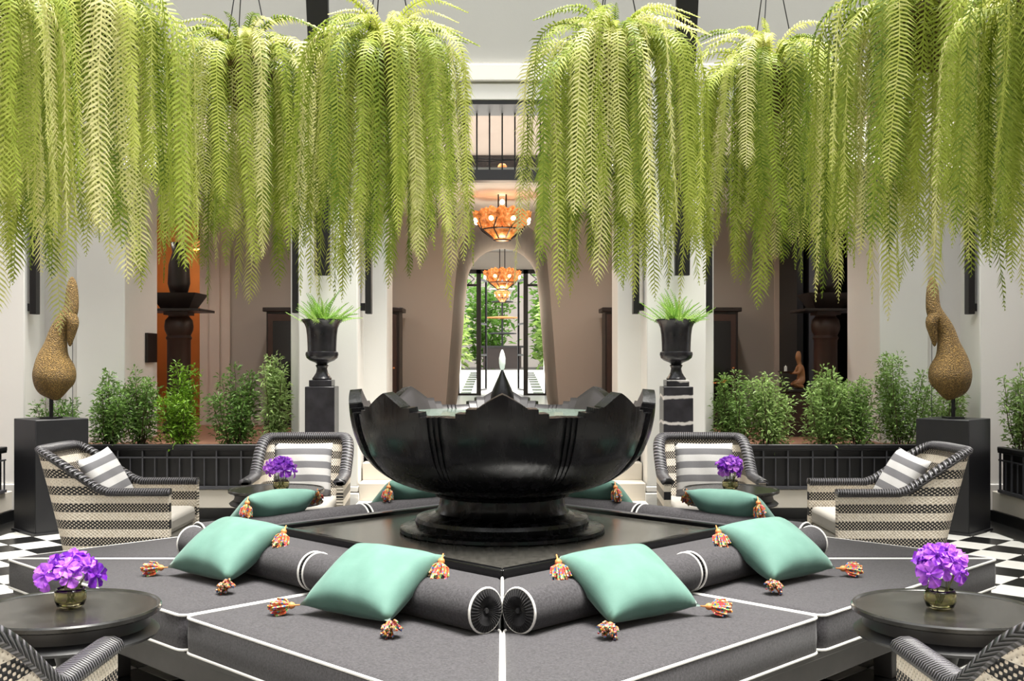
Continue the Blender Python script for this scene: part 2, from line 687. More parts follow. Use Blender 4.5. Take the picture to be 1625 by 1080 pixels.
tag(bx('ceiling_upper_shade', M['plaster'], None, -7, 7, 12.3, 13.9, 5.2, 5.3), 'unseen ceiling over the upper gallery, cut short to admit daylight', kind='structure')  # unseen slab added to dim the upper wall, shortened to let skylight in
tw = empty('window_1', (0, 10.42, WT - 0.1), label='black barred balcony opening above the central bay', kind='structure')
for nm, xa, xb in (('c', -1.31, 1.31), ('l', -3.64, -1.85), ('r', 1.85, 3.64)):
    bx('steel_beam', M['steel'], tw, xa, xb, -0.02, 0.12, 0.0, 0.1)
    bx('top_frame', M['black'], tw, xa, xb, -0.39, 0.08, 0.63, 0.665)
for k in range(-10, 11):
    bx('balcony_bar', M['iron'], tw, k * 0.12 - 0.007, k * 0.12 + 0.007, -0.01, 0.01, 0.1, 0.64)
for s in (-1, 1):
    MB().tube([(-1.3, 0.05, 0.14 if s < 0 else 0.26), (1.3, 0.05, 0.26 if s < 0 else 0.16)], 0.005, 5).build('wire', M['iron'], tw)
lt = empty('balcony_lantern', (0, 11.0, WT + 0.05), label='small lit lantern standing on the upper balcony', cat='lantern')
MB().lathe([(0.04, 0), (0.04, 0.012), (0.03, 0.02)], 12).build('base', M['iron'], lt)
MB().lathe([(0.03, 0.02), (0.045, 0.04), (0.045, 0.09), (0.03, 0.11)], 12).build('amber_globe', M['amber'], lt, smooth=True)

ceil = MB().box(-7, 7, 10.56, 13.9, WT, WT + 0.05).build('ceiling', M['plaster'])
tag(ceil, 'flat ceiling of the gallery behind the columns, floor of the balcony', kind='structure')
for s, sd in ((-1, 'left'), (1, 'right')):
    a, b = sorted((s * 6.5, s * 6.7))
    tag(bx('wall_gallery_' + sd, M['plaster'], None, a, b, 10.3, 13.9, 0, WT), 'plain end wall of the gallery on the ' + sd, kind='structure')

# rooms behind the doorways
for s, sd, mt in ((-1, 'left', 'ochre'), (1, 'right', 'dwood')):
    r = empty('wall_room_' + sd, (s * 4.0, 13.8, FZ), kind='structure',
              label='warm ochre room seen through the doorway on the left' if s < 0 else 'dark room seen through the doorway on the right')
    bx('room_back', M[mt], r, -1.2, 1.2, 2.0, 2.1, 0, 3.2)
    bx('room_side', M[mt], r, -1.2, -1.1, 0, 2.0, 0, 3.2)
    bx('room_side', M[mt], r, 1.1, 1.2, 0, 2.0, 0, 3.2)
    bx('room_floor', M['terra'], r, -1.2, 1.2, 0, 2.0, -0.1, 0.0)
    bx('room_ceiling', M[mt], r, -1.2, 1.2, 0, 2.0, 3.0, 3.2)

# ---- passage and far room, path to the garden
tag(bx('floor_passage', M['tile_w'], None, -1.4, 1.4, D1 - 0.02, 24.5, FZ - 0.1, FZ + 0.004), 'white marble floor of the passage beyond the arch', kind='structure')
far = empty('wall_far', (0, 17.3, FZ), label='white hall beyond the archway', kind='structure')
bx('hall_side', M['plaster'], far, -2.6, -2.5, 0, 7.2, -0.1, 3.2)
bx('hall_side', M['plaster'], far, 2.5, 2.6, 0, 7.2, -0.1, 3.2)
bx('hall_floor', M['tile_w'], far, -2.6, -1.4, 0, 7.2, -0.1, 0.0)
bx('hall_floor', M['tile_w'], far, 1.4, 2.6, 0, 7.2, -0.1, 0.0)
bx('hall_end', M['plaster'], far, -2.6, 2.6, 7.2, 7.35, 2.79, 3.3)
bx('hall_end', M['plaster'], far, -2.6, -1.45, 7.2, 7.35, 0, 2.79)
bx('hall_end', M['plaster'], far, 1.45, 2.6, 7.2, 7.35, 0, 2.79)
path = MB().add([(-3, 24.5, FZ), (3, 24.5, FZ), (3, 34.5, 1.12), (-3, 34.5, 1.12), (-3, 24.5, FZ - .1), (3, 24.5, FZ - .1), (3, 34.5, 1.02), (-3, 34.5, 1.02)],
                [(0, 1, 2, 3), (7, 6, 5, 4), (0, 4, 5, 1), (1, 5, 6, 2), (2, 6, 7, 3), (3, 7, 4, 0)]).build('floor_garden_path', M['tile_w'])
tag(path, 'white garden path rising beyond the glass doors', kind='structure')
for s in (-1, 1):
    for k in range(9):
        y = 25.2 + k * 0.95
        z = FZ + (y - 24.5) * 0.047
        MB().add([(-0.12, -.3, -.012), (.12, -.3, -.012), (.12, .3, .016), (-.12, .3, .016), (-0.12, -.3, -.05), (.12, -.3, -.05), (.12, .3, -.05), (-.12, .3, -.05)],
                 [(0, 1, 2, 3), (0, 4, 5, 1), (1, 5, 6, 2), (2, 6, 7, 3), (3, 7, 4, 0)]).build('path_inlay', M['tile_b'], path, loc=(s * 0.83, y, z + 0.004))
tag(bx('ground', M['soil'], None, -14, 14, 34.5, 60, 0.6, 1.1), 'garden bed at the end of the path', kind='structure')
gwall = bx('wall_garden', M['taupe'], None, -14, 14, 50, 50.3, 1.0, 6.0)
tag(gwall, 'boundary wall behind the garden plants', kind='structure')

# ---- glass doors at the far end
gd = empty('door_1', (0, 24.45, FZ), label='black framed glass doors at the far end of the passage', kind='structure')
for x in (-1.38, -0.98, -0.52, 0.52, 0.98, 1.38):
    w = 0.05 if abs(x) == 0.52 else 0.035
    bx('door_post', M['black'], gd, x - w, x + w, -0.05, 0.05, 0, 2.78)
bx('door_head', M['black'], gd, -1.45, 1.45, -0.05, 0.05, 2.7, 2.79)
for s in (-1, 1):
    a, b = sorted((s * 0.52, s * 1.4))
    bx('threshold', M['black'], gd, a, b, -0.04, 0.04, 0, 0.05)
    bx('transom_rail', M['black'], gd, a, b, -0.03, 0.03, 2.42, 2.47)
    bx('door_pane', M['pane'], gd, a + 0.04, b - 0.04, -0.005, 0.005, 0.05, 2.42)
    for k in range(3):
        MB().tube([(a + 0.1 + 0.27 * k, 0, 2.47), (a + 0.24 + 0.27 * k, 0, 2.58), (a + 0.1 + 0.27 * k, 0, 2.7)], 0.014, 5).build('fretwork', M['iron'], gd)
    # opened leaf
    lf = MB()
    for xx in (0.0, 0.72):
        lf.box(xx - 0.02, xx + 0.02, -0.02, 0.02, 0.1, 2.6)
    for zz in (0.12, 0.9, 1.6, 2.58):
        lf.box(-0.02, 0.74, -0.02, 0.02, zz - 0.02, zz + 0.02)
    o = lf.build('door_leaf', M['iron'], gd, loc=(s * 0.5, 0.05, 0))
    o.rotation_euler = (0, 0, PI / 2 + s * 0.18)

# ---- piers, columns and side walls
for s, sd in ((-1, 'left'), (1, 'right')):
    def X(a, b): return sorted((s * a, s * b))

    # central column with setback pier
    c = empty('wall_column_' + sd, (s * 1.58, 10.0, 0), label='white square column beside the central steps on the ' + sd, kind='structure')
    bx('shaft', M['plaster'], c, -0.27, 0.27, 0.0, 0.5, 0.3, 3.83, 0.012)
    bx('base_block', M['plaster'], c, -0.29, 0.29, -0.02, 0.5, 0.0, 0.24, 0.01)
    bx('base_moulding', M['plaster'], c, -0.275, 0.275, -0.008, 0.5, 0.25, 0.3, 0.01)
    a, b = sorted((s * (1.09 - 1.58), s * (2.0 - 1.58)))
    bx('pier', M['plaster'], c, a, b, 0.42, 0.95, 0.3, 3.83, 0.01)
    bx('pier_base', M['plaster'], c, a - 0.01, b + 0.01, 0.40, 0.96, 0.0, 0.3, 0.01)
    # outer pier
    p = empty('wall_pier_' + sd, (0, 10.6, 0), label='white pier at the outer end of the gallery on the ' + sd, kind='structure')
    a, b = X(3.63, 4.1)
    bx('shaft', M['plaster'], p, a, b, 0, 1.0, 0.3, 3.83, 0.01)
    a, b = X(4.1, 4.24)
    bx('moulded_edge', M['plaster'], p, a, b, 0.1, 0.6, 0.3, 3.83, 0.01)
    a, b = X(4.24, 5.2)
    bx('recess_panel', M['plaster'], p, a, b, 0.3, 0.6, 0.3, 3.83)
    a, b = X(3.6, 5.2)
    bx('plinth', M['plaster'], p, a, b, -0.02, 1.0, 0.0, 0.3)
    # corner column
    k = empty('wall_corner_' + sd, (0, 10.2, 0), label='white corner column at the ' + sd + ' edge of the courtyard', kind='structure')
    a, b = X(4.42, 4.85)
    bx('shaft', M['plaster'], k, a, b, 0, 0.45, 0.3, 3.83, 0.012)
    a, b = X(4.40, 4.87)
    bx('base_block', M['plaster'], k, a, b, -0.02, 0.46, 0.0, 0.3, 0.01)
    # side gallery: upper wall, columns, shaded back wall
    w = empty('wall_' + sd, (0, 0, 0), label='white courtyard wall with shaded gallery along the %s side' % sd, kind='structure')
    a, b = X(4.85, 5.1)
    bx('upper_wall', M['facade'], w, a, b, -2.0, 10.0, 3.83, 9.0)
    a, b = X(6.5, 6.7)
    bx('gallery_back', M['taupe'], w, a, b, -4.6, 10.0, 0, 3.9)
    a, b = X(4.85, 6.6)
    bx('gallery_ceiling', M['plaster'], w, a, b, -4.6, 10.0, 3.6, 3.83)
    bx('gallery_floor', M['terra'], w, a, b, -4.6, 10.0, 0.0, 0.3)
    a, b = X(4.86, 5.36)
    for yy in (6.6, 3.2, -0.2):
        bx('side_column', M['plaster'], w, a, b, yy - 0.27, yy + 0.27, 0.3, 3.6, 0.012)

wf = empty('wall_front', (0, -2.2, 0), label='white courtyard wall with shaded gallery on the near side', kind='structure')
bx('upper_wall', M['facade'], wf, -5.1, 5.1, -0.2, 0.0, 3.83, 9.0)
bx('gallery_ceiling', M['plaster'], wf, -6.6, 6.6, -2.4, 0.0, 3.6, 3.83)
bx('gallery_back', M['taupe'], wf, -6.6, 6.6, -2.6, -2.4, 0.0, 3.9)
bx('gallery_floor', M['terra'], wf, -6.6, 6.6, -2.4, 0.15, -0.2, 0.001)
for xx in (-4.6, -1.58, 1.58, 4.6):
    bx('near_column', M['plaster'], wf, xx - 0.27, xx + 0.27, -0.54, 0.0, 0.0, 3.6, 0.012)
# roof beams the ferns hang from
roof = empty('trim_2', (0, 0, 6.3), label='dark steel roof beams over the open courtyard', kind='structure')
for y in (4.9, 6.0, 6.8, 7.5):
    bx('roof_beam', M['iron'], roof, -5.0, 5.0, y - 0.04, y + 0.04, 0, 0.12)

# ---- black timber struts on the columns
def strut(name, x, y, z0, z1, w, d, lean_y=0.0, lean_x=0.0, wtop=None, side=None, label=''):
    o = empty(name, (x, y, z0), label=label, cat='strut', group='black struts on the columns')
    wt = wtop or w
    n = 8
    m = MB()
    vs, fs = [], []
    for i in range(n + 1):
        t = i / n
        ww = w + (wt - w) * t
        cx, cy = lean_x * t * t, lean_y * t * t
        z = (z1 - z0) * t
        vs += [(cx - ww / 2, cy - d / 2, z), (cx + ww / 2, cy - d / 2, z), (cx + ww / 2, cy + d / 2, z), (cx - ww / 2, cy + d / 2, z)]
    for i in range(n):
        for k in range(4):
            k2 = (k + 1) % 4
            fs.append((4 * i + k, 4 * i + k2, 4 * i + 4 + k2, 4 * i + 4 + k))
    fs += [(3, 2, 1, 0), (4 * n, 4 * n + 1, 4 * n + 2, 4 * n + 3)]
    m.add(vs, fs)
    m.build('beam', M['black'], o, bevel=0.006)
    if side:
        a, b = sorted((0.0, side * 0.12))
        bx('spacer', M['black'], o, a, b, -0.02, 0.02, 0.03, 0.1)
    else:
        bx('spacer', M['black'], o, -0.03, 0.03, 0, 0.1, 0.05, 0.12)
    return o


for s, sd in ((-1, 'left'), (1, 'right')):
    strut('column_strut', s * 1.61, 9.87, 2.2, 4.9, 0.13, 0.07, -0.35, 0, 0.2, label='black timber strut leaning out from the front of the %s central column' % sd)
    strut('column_strut', s * 1.235, 10.2, 1.87, 3.8, 0.055, 0.12, 0, -s * 0.0, side=s, label='black timber strut on the inner side of the %s central column' % sd)
    strut('column_strut', s * 1.92, 10.25, 1.88, 3.8, 0.05, 0.12, side=-s, label='black timber strut on the outer side of the %s central column' % sd)
    strut('column_strut', s * 4.36, 10.28, 1.87, 3.8, 0.06, 0.1, side=s, label='black timber strut on the %s corner column' % sd)

# =================================================================== PLANTERS
def planter(name, length, label):
    """runs along local +x, front faces local -y, stands on the stone kerb"""
    o = empty(name, (0, 0, 0), label=label, cat='planter', group='black railed planters')
    z0, z1 = 0.27, 0.68
    bx('trough', M['black'], o, 0, length, 0.03, 0.42, z0, z1 - 0.06)
    bx('soil', M['soil'], o, 0.03, length - 0.03, 0.06, 0.39, z1 - 0.08, z1 - 0.05)
    bx('top_rail', M['black'], o, 0, length, -0.02, 0.44, z1 - 0.055, z1 - 0.035, 0.004)
    bx('front_rail', M['black'], o, 0, length, -0.025, 0.04, z1 - 0.04, z1, 0.008)
    bx('middle_rail', M['bar'], o, 0, length, -0.012, 0.004, z1 - 0.125, z1 - 0.112)
    bx('bottom_rail', M['bar'], o, 0, length, -0.018, 0.02, z0 + 0.005, z0 + 0.03)
    n = int(length / 0.11)
    me = MB().box(-0.006, 0.006, -0.012, 0.004, z0 + 0.03, z1 - 0.04).mesh('bar', M['bar'])
    me2 = MB().box(-0.004, 0.004, -0.01, 0.002, z0 + 0.03, z1 - 0.12).mesh('bar', M['bar'])
    for i in range(n + 1):
        link('bar', me if i % 2 == 0 else me2, o, (0.02 + i * (length - 0.04) / n, 0, 0))
    return o


for s, sd in ((-1, 'left'), (1, 'right')):
    a, b = sorted((s * 1.88, s * 4.42))
    k = empty('baseboard_back_' + sd, (0, 10, 0), label='cream stone kerb with black skirting under the %s back planter' % sd, kind='structure')
    bx('kerb', M['cream'], k, a, b, 0, 0.45, 0.1, 0.27, 0.006)
    bx('skirting', M['skirt'], k, a, b, -0.015, 0.45, 0, 0.1)
    o = planter('railed_planter', 2.5, 'long black railed planter of shrubs at the back %s of the courtyard' % sd)
    o.location = (a + 0.02, 10.0, 0)
    k = empty('baseboard_side_' + sd, (s * 4.4, 0, 0), label='cream stone kerb with black skirting along the %s wall' % sd, kind='structure')
    a, b = sorted((0, s * 0.45))
    bx('kerb', M['cream'], k, a, b, 2.0, 9.9, 0.1, 0.27, 0.006)
    a, b = sorted((-s * 0.015, s * 0.45))
    bx('skirting', M['skirt'], k, a, b, 2.0, 9.9, 0, 0.1)
    o = planter('railed_planter', 3.0, 'black railed planter running along the %s side wall' % sd)
    if s > 0:
        o.location = (4.4, 9.75, 0)
        o.rotation_euler = (0, 0, -PI / 2)
    else:
        o.location = (-4.4, 6.75, 0)
        o.rotation_euler = (0, 0, PI / 2)


def leaf_cloud(pts, dirs, length, width, mat, name, parent, droop=0.3):
    """one mesh of folded pointed leaves"""
    n = len(pts)
    d = dirs / np.linalg.norm(dirs, axis=1, keepdims=True)
    upv = np.tile(np.array([[0, 0, 1.0]]), (n, 1)) + rng.normal(0, 0.5, (n, 3))
    side = np.cross(d, upv)
    side /= np.linalg.norm(side, axis=1, keepdims=True) + 1e-6
    L = length * rng.uniform(0.7, 1.25, (n, 1))
    W = width * rng.uniform(0.8, 1.2, (n, 1))
    base = pts
    mid = pts + d * L * 0.5
    tip = pts + d * L + np.array([[0, 0, -1.0]]) * L * droop
    v = np.stack([base, mid + side * W, tip, mid - side * W], 1).reshape(-1, 3)
    f = np.arange(4 * n).reshape(n, 4)
    me = bpy.data.meshes.new(name)
    me.from_pydata(v.tolist(), [], f.tolist())
    me.materials.append(mat)
    me.update()
    return link(name, me, parent)


def shrub(name, x, y, z, h, spread, n, mat, label, L=0.055, W=0.0085, tip_mat=None, stems=13, parent=None, cat='shrub', group='planter shrubs'):
    o = empty(name, (x, y, z), label=label, cat=cat, group=group)
    m = MB()
    P_, Dv = [], []
    for k in range(stems):
        a = random.uniform(0, 2 * PI)
        sp = spread * random.uniform(0.15, 1.0)
        hh = h * random.uniform(0.55, 1.0)
        if k == 0: hh, sp = h, spread * 0.2
        b0 = Vector((math.cos(a), math.sin(a), 0)) * sp * 0.25
        b1 = Vector((math.cos(a), math.sin(a), 0)) * sp
        pts = []
        for i in range(6):
            t = i / 5
            p = b0.lerp(b1, t ** 0.8) + Vector((0, 0, hh * t)) + Vector((random.uniform(-1, 1), random.uniform(-1, 1), 0)) * 0.012
            pts.append(p)
        m.tube(pts, [0.006 * (1 - 0.7 * i / 5) for i in range(6)], 4)
        nl = int(n / stems)
        t = rng.uniform(0.08, 1.0, nl) ** 0.85
        idx = np.minimum((t * 5).astype(int), 4)
        fr = t * 5 - idx
        pa = np.array([tuple(p) for p in pts])
        c = pa[idx] * (1 - fr[:, None]) + pa[idx + 1] * fr[:, None]
        off = rng.normal(0, 1, (nl, 3))
        off[:, 2] *= 0.5
        off /= np.linalg.norm(off, axis=1, keepdims=True)
        rad = spread * (0.62 - 0.42 * t[:, None]) * rng.uniform(0.05, 1, (nl, 1))
        P_.append(c + off * rad)
        dd = off + np.array([[0, 0, 0.55]]) + rng.normal(0, 0.35, (nl, 3))
        Dv.append(dd)
    m.build('stems', M['twig'], o)
    P_, Dv = np.concatenate(P_), np.concatenate(Dv)
    P_[:, 2] = np.maximum(P_[:, 2], 0.015)
    if tip_mat:
        hi = P_[:, 2] > h * 0.55
        leaf_cloud(P_[~hi], Dv[~hi], L, W, mat, 'foliage', o)
        leaf_cloud(P_[hi], Dv[hi], L, W, tip_mat, 'new_growth', o)
    else:
        leaf_cloud(P_, Dv, L, W, mat, 'foliage', o)
    return o


ZS = 0.62
for (pxx, top, d, sp, n, mt, tm_, label) in (
        (100, 632, 10.2, 0.2, 900, 'shrub', None, 'small green shrub behind the left black pedestal'),
        (168, 588, 10.2, 0.22, 1700, 'shrub', None, 'leafy green shrub against the white pier in the left planter'),
        (222, 585, 10.24, 0.19, 1300, 'shrub', None, 'slim green shrub left of the ochre doorway'),
        (288, 575, 10.18, 0.2, 1500, 'shrub_y', None, 'bright yellow-green shrub before the ochre doorway'),
        (374, 578, 10.2, 0.19, 1600, 'shrub', None, 'bushy green shrub in the middle right of the left planter'),
        (434, 562, 10.22, 0.13, 1500, 'shrub', None, 'tall green shrub before the dark cabinet, nearest the left column'),
        (1168, 588, 10.24, 0.18, 1300, 'shrub', None, 'loose green shrub nearest the right column'),
        (1222, 592, 10.2, 0.2, 1500, 'shrub', None, 'airy green shrub below the pale door casing in the right planter'),
        (1306, 585, 10.2, 0.24, 1900, 'shrub', None, 'broad green shrub before the dark doorway in the right planter'),
        (1358, 600, 10.16, 0.2, 1300, 'shrub', None, 'dense green shrub at the foot of the brown wooden column on the right'),
        (1430, 560, 10.2, 0.2, 1700, 'shrub', None, 'tall thin-topped shrub against the right white pier'),
        (1492, 592, 10.22, 0.19, 1200, 'shrub', None, 'green shrub behind the right woven nest sculpture'),
        (1622, 580, 9.55, 0.13, 900, 'shrub', None, 'narrow shrub in the side planter at the right edge')):
    p = px(pxx, top, d)
    shrub('planter_shrub', p.x, d, ZS, p.z - ZS, sp * 1.3, int(n * 1.7), M[mt], label, tip_mat=M[tm_] if tm_ else None)

# orange flowers beside the right column
p = px(1136, 606, 10.6)
fl = shrub('orange_flower_plant', p.x, 10.3, ZS, p.z - ZS, 0.1, 260, M['shrub'], 'small plant with orange flowers beside the right column', stems=5, cat='flower plant', group=None)
blm = MB()
for k in range(7):
    a, e = random.uniform(0, 2 * PI), random.uniform(0, 0.07)
    c = Vector((math.cos(a) * e, math.sin(a) * e, p.z - ZS + random.uniform(-0.06, 0.02)))
    m = MB()
    for j in range(5):
        b = 2 * PI * j / 5
        m.add([c, c + Vector((math.cos(b - .4) * .02, math.sin(b - .4) * .02, .012)), c + Vector((math.cos(b) * .036, math.sin(b) * .036, .005)),
               c + Vector((math.cos(b + .4) * .02, math.sin(b + .4) * .02, .012))], [(0, 1, 2, 3)])
    m.build('blossom', M['lily'], fl)

# =================================================================== FOUNTAIN PLINTH, BENCH
S2 = math.sqrt(2)


def ring_prism(m, ho, hi, z0, z1):
    o = [(0, -ho), (ho, 0), (0, ho), (-ho, 0)]
    i = [(0, -hi), (hi, 0), (0, hi), (-hi, 0)]
    for k in range(4):
        j = (k + 1) % 4
        m.prism([o[k], o[j], i[j], i[k]], z0, z1)
    return m


pl = empty('fountain_plinth', (0, DC, 0), label='square polished black granite plinth under the lotus fountain', cat='plinth')
MB().prism([(0, -1.15), (1.15, 0), (0, 1.15), (-1.15, 0)], 0.0, 0.566).build('slab', M['slab'], pl)
lipv = MB()
o_ = [(0, -1.2), (1.2, 0), (0, 1.2), (-1.2, 0)]
i_ = [(0, -1.15), (1.15, 0), (0, 1.15), (-1.15, 0)]
for k in range(4):
    j = (k + 1) % 4
    MB().prism([o_[k], o_[j], i_[j], i_[k]], 0.0, 0.588).build('raised_lip', M['slab_edge'], pl, bevel=0.008, segs=3)

bench = empty('bench_frame', (0, DC, 0), label='square dark timber bench frame with grey padded back around the fountain', cat='bench')
for k in range(4):
    r = k * PI / 2
    # padded back ledge
    e = 0.012
    MB().prism([(0 + e, -1.53 + e), (1.53 - e, -e), (1.205, 0), (0, -1.205)], 0.2, 0.556).build('back_pad', M['felt'], bench, bevel=0.02, rot=(0, 0, r))
    MB().tube([(0, -1.525, 0.5), (0, -1.515, 0.552), (0, -1.21, 0.556)], 0.006, 6).build('seam_piping', M['piping'], bench, rot=(0, 0, r))
    # outer apron rail and top deck
    MB().prism([(0, -2.5), (2.5, 0), (2.42, 0), (0, -2.42)], 0.13, 0.235).build('apron_rail', M['frame'], bench, bevel=0.006, rot=(0, 0, r))
    MB().prism([(0, -2.54), (2.54, 0), (1.5, 0), (0, -1.5)], 0.235, 0.268).build('deck', M['frame'], bench, bevel=0.005, rot=(0, 0, r))
    MB().prism([(0, -1.75), (1.75, 0), (1.7, 0), (0, -1.7)], 0.0, 0.235).build('inner_panel', M['black'], bench, rot=(0, 0, r))
    for t in (0.03, 0.27, 0.5, 0.73, 0.97):
        x, y = 2.46 * t, -2.46 * (1 - t)
        MB().box(-0.045, 0.045, -0.045, 0.045, 0, 0.14).build('leg', M['frame'], bench, bevel=0.005, loc=(x * 0.985, y * 0.985, 0), rot=(0, 0, PI / 4)) if False else \
            MB().box(-0.045, 0.045, -0.045, 0.045, 0, 0.14).build('leg', M['frame'], bench, bevel=0.005,
                                                                  loc=Matrix.Rotation(r, 3, 'Z') @ Vector((x * 0.985, y * 0.985, 0)), rot=(0, 0, r + PI / 4))


def rounded_poly(poly, rad, n=4):
    out = []
    m = len(poly)
    for i in range(m):
        p0, p1, p2 = Vector(poly[i - 1]), Vector(poly[i]), Vector(poly[(i + 1) % m])
        a = (p0 - p1).normalized()
        b = (p2 - p1).normalized()
        s, e = p1 + a * rad, p1 + b * rad
        for k in range(n + 1):
            t = k / n
            out.append(tuple((s * (1 - t) + p1 * t) * (1 - t) + (p1 * (1 - t) + e * t) * t))
    return out


def seat_cushion(poly, label):
    cx = sum(p[0] for p in poly) / 4
    cy = sum(p[1] for p in poly) / 4
    rp = rounded_poly([(x - cx, y - cy) for x, y in poly], 0.05)
    z0, z1 = 0.0, 0.148
    n = len(rp)
    vs = []
    rings = [(z0 + 0.0, 0.97), (z0 + 0.012, 1.0), (z0 + 0.07, 1.004), (z1 - 0.012, 1.0), (z1, 0.985), (z1 + 0.008, 0.9), (z1 + 0.012, 0.6), (z1 + 0.012, 0.25)]
    for z, s in rings:
        vs += [(x * s, y * s, z) for x, y in rp]
    fs = [tuple(reversed(range(n)))]
    for i in range(len(rings) - 1):
        fs += [(i * n + k, i * n + (k + 1) % n, (i + 1) * n + (k + 1) % n, (i + 1) * n + k) for k in range(n)]
    fs.append(tuple(range((len(rings) - 1) * n, len(rings) * n)))
    o = MB().add(vs, fs).build('seat_cushion', M['felt'], None, smooth=60, loc=(cx, cy + DC, 0.269))
    tag(o, label, 'cushion', 'charcoal bench cushions')
    for z in (z1 - 0.002, z0 + 0.006):
        MB().tube([(x * 1.0, y * 1.0, z) for x, y in rp], 0.0058, 6, closed=True).build('piping', M['piping'], o, smooth=True)
    return o


HO, HI = 2.57, 1.5
g = 0.006
names = [('front right', 'front-right'), ('back right', 'back-right'), ('back left', 'back-left'), ('front left', 'front-left')]
lab = {
    (0, 0): 'charcoal bench cushion at the front corner, right of the centre seam',
    (0, 1): 'charcoal bench cushion with white piping beside the right front table',
    (3, 1): 'charcoal bench cushion at the front corner, left of the centre seam',
    (3, 0): 'charcoal bench cushion with white piping beside the left front table',
    (1, 0): 'charcoal bench cushion in front of the right side armchair',
    (1, 1): 'charcoal bench cushion behind the fountain on the right',
    (2, 1): 'charcoal bench cushion in front of the left side armchair',
    (2, 0): 'charcoal bench cushion behind the fountain on the left'}
for k in range(4):
    R = Matrix.Rotation(k * PI / 2, 2)
    for h in (0, 1):
        if h == 0: q = [(g, -HO), (HO / 2 - g, -HO / 2 - g), (HI / 2 - g, -HI / 2 - g), (g, -HI)]
        else: q = [(HO / 2 + g, -HO / 2 + g), (HO, -g), (HI, -g), (HI / 2 + g, -HI / 2 + g)]
        q = [tuple(R @ Vector(p)) for p in q]
        seat_cushion(q, lab[(k, h)])

# bolsters
RB = 0.083


def bolster_meshes(length):
    body = MB().lathe([(RB * 0.9, 0.0), (RB, 0.006), (RB * 1.01, length * 0.5), (RB, length - 0.006), (RB * 0.9, length)], 32).mesh('bolster', M['felt'], 50)
    return body


BL = 1.064
bm_body = bolster_meshes(BL)
bm_pipe = MB().tube([(RB * math.cos(a) * 1.0, RB * math.sin(a) * 1.0, 0) for a in [2 * PI * i / 32 for i in range(32)]], 0.0055, 6, closed=True).mesh('piping', M['piping'], True)


def pleat_mesh():
    m = MB()
    seg = 72
    vs, fs = [], []
    rr = [0.012, 0.03, 0.055, RB * 0.98]
    for i, r in enumerate(rr):
        for k in range(seg):
            a = 2 * PI * k / seg
            amp = 0.004 if k % 2 else -0.002
            z = [-0.004, 0.004, 0.010, 0.002][i] + amp * (1 if 0 < i < 3 else 0.3)
            vs.append((r * math.cos(a), r * math.sin(a), z))
    for i in range(3):
        for k in range(seg):
            k2 = (k + 1) % seg
            fs.append((i * seg + k, (i + 1) * seg + k, (i + 1) * seg + k2, i * seg + k2))
    fs.append(tuple(range(seg)))
    m.add(vs, fs)
    m.lathe([(0.001, 0.006), (0.009, 0.006), (0.011, 0.002), (0.011, -0.003)], 12)
    return m.mesh('pleated_end', M['felt_blk'])


bm_pleat = pleat_mesh()
blab = {
    (0, 0): 'charcoal bolster at the front corner, right of the centre seam', (0, 1): 'charcoal bolster behind the outer right green pillow',
    (3, 1): 'charcoal bolster at the front corner, left of the centre seam', (3, 0): 'charcoal bolster behind the outer left green pillow',
    (1, 0): 'charcoal bolster facing the right side armchair', (1, 1): 'charcoal bolster behind the fountain foot on the right',
    (2, 1): 'charcoal bolster facing the left side armchair', (2, 0): 'charcoal bolster behind the fountain foot on the left'}
HB = 1.655
SEATZ = 0.269 + 0.160
for k in range(4):
    R = Matrix.Rotation(k * PI / 2, 3, 'Z')
    dirv = R @ Vector((1, 1, 0)).normalized()
    start = R @ Vector((0, -HB, 0))
    for h in (0, 1):
        t0 = 0.089 if h == 0 else 0.089 + BL + 0.034
        p = start + dirv * t0
        o = link('bolster', bm_body, None, (p.x, p.y + DC, SEATZ + RB - 0.002))
        q = dirv.to_track_quat('Z', 'Y')
        o.rotation_euler = q.to_euler()
        tag(o, blab[(k, h)], 'bolster', 'charcoal bench bolsters')
        link('piping', bm_pipe, o)
        link('piping', bm_pipe, o, (0, 0, BL))
        link('pleated_end', bm_pleat, o, (0, 0, -0.004), (PI, 0, 0))
        link('pleated_end', bm_pleat, o, (0, 0, BL + 0.004))

# =================================================================== LOTUS FOUNTAIN
fo = empty('lotus_fountain', (0, DC, 0.566), label='large black stone fountain bowl shaped as an open lotus', cat='fountain')
Z0 = 0.566
prof = [(0.325, 0.765), (0.38, 0.774), (0.464, 0.793), (0.56, 0.83), (0.644, 0.892), (0.708, 0.97), (0.75, 1.074), (0.772, 1.16), (0.783, 1.23), (0.79, 1.30)]


def rad(z):
    for (r0, z0), (r1, z1) in zip(prof, prof[1:]):
        if z <= z1: return r0 + (r1 - r0) * (z - z0) / (z1 - z0)
    return prof[-1][0]


# smooth the profile
zz_ = np.linspace(0.765, 1.3, 60)
rr_ = np.array([rad(z) for z in zz_])
for _ in range(6): rr_[1:-1] = (rr_[:-2] + 2 * rr_[1:-1] + rr_[2:]) / 4


def rs(z): return float(np.interp(z, zz_, rr_))


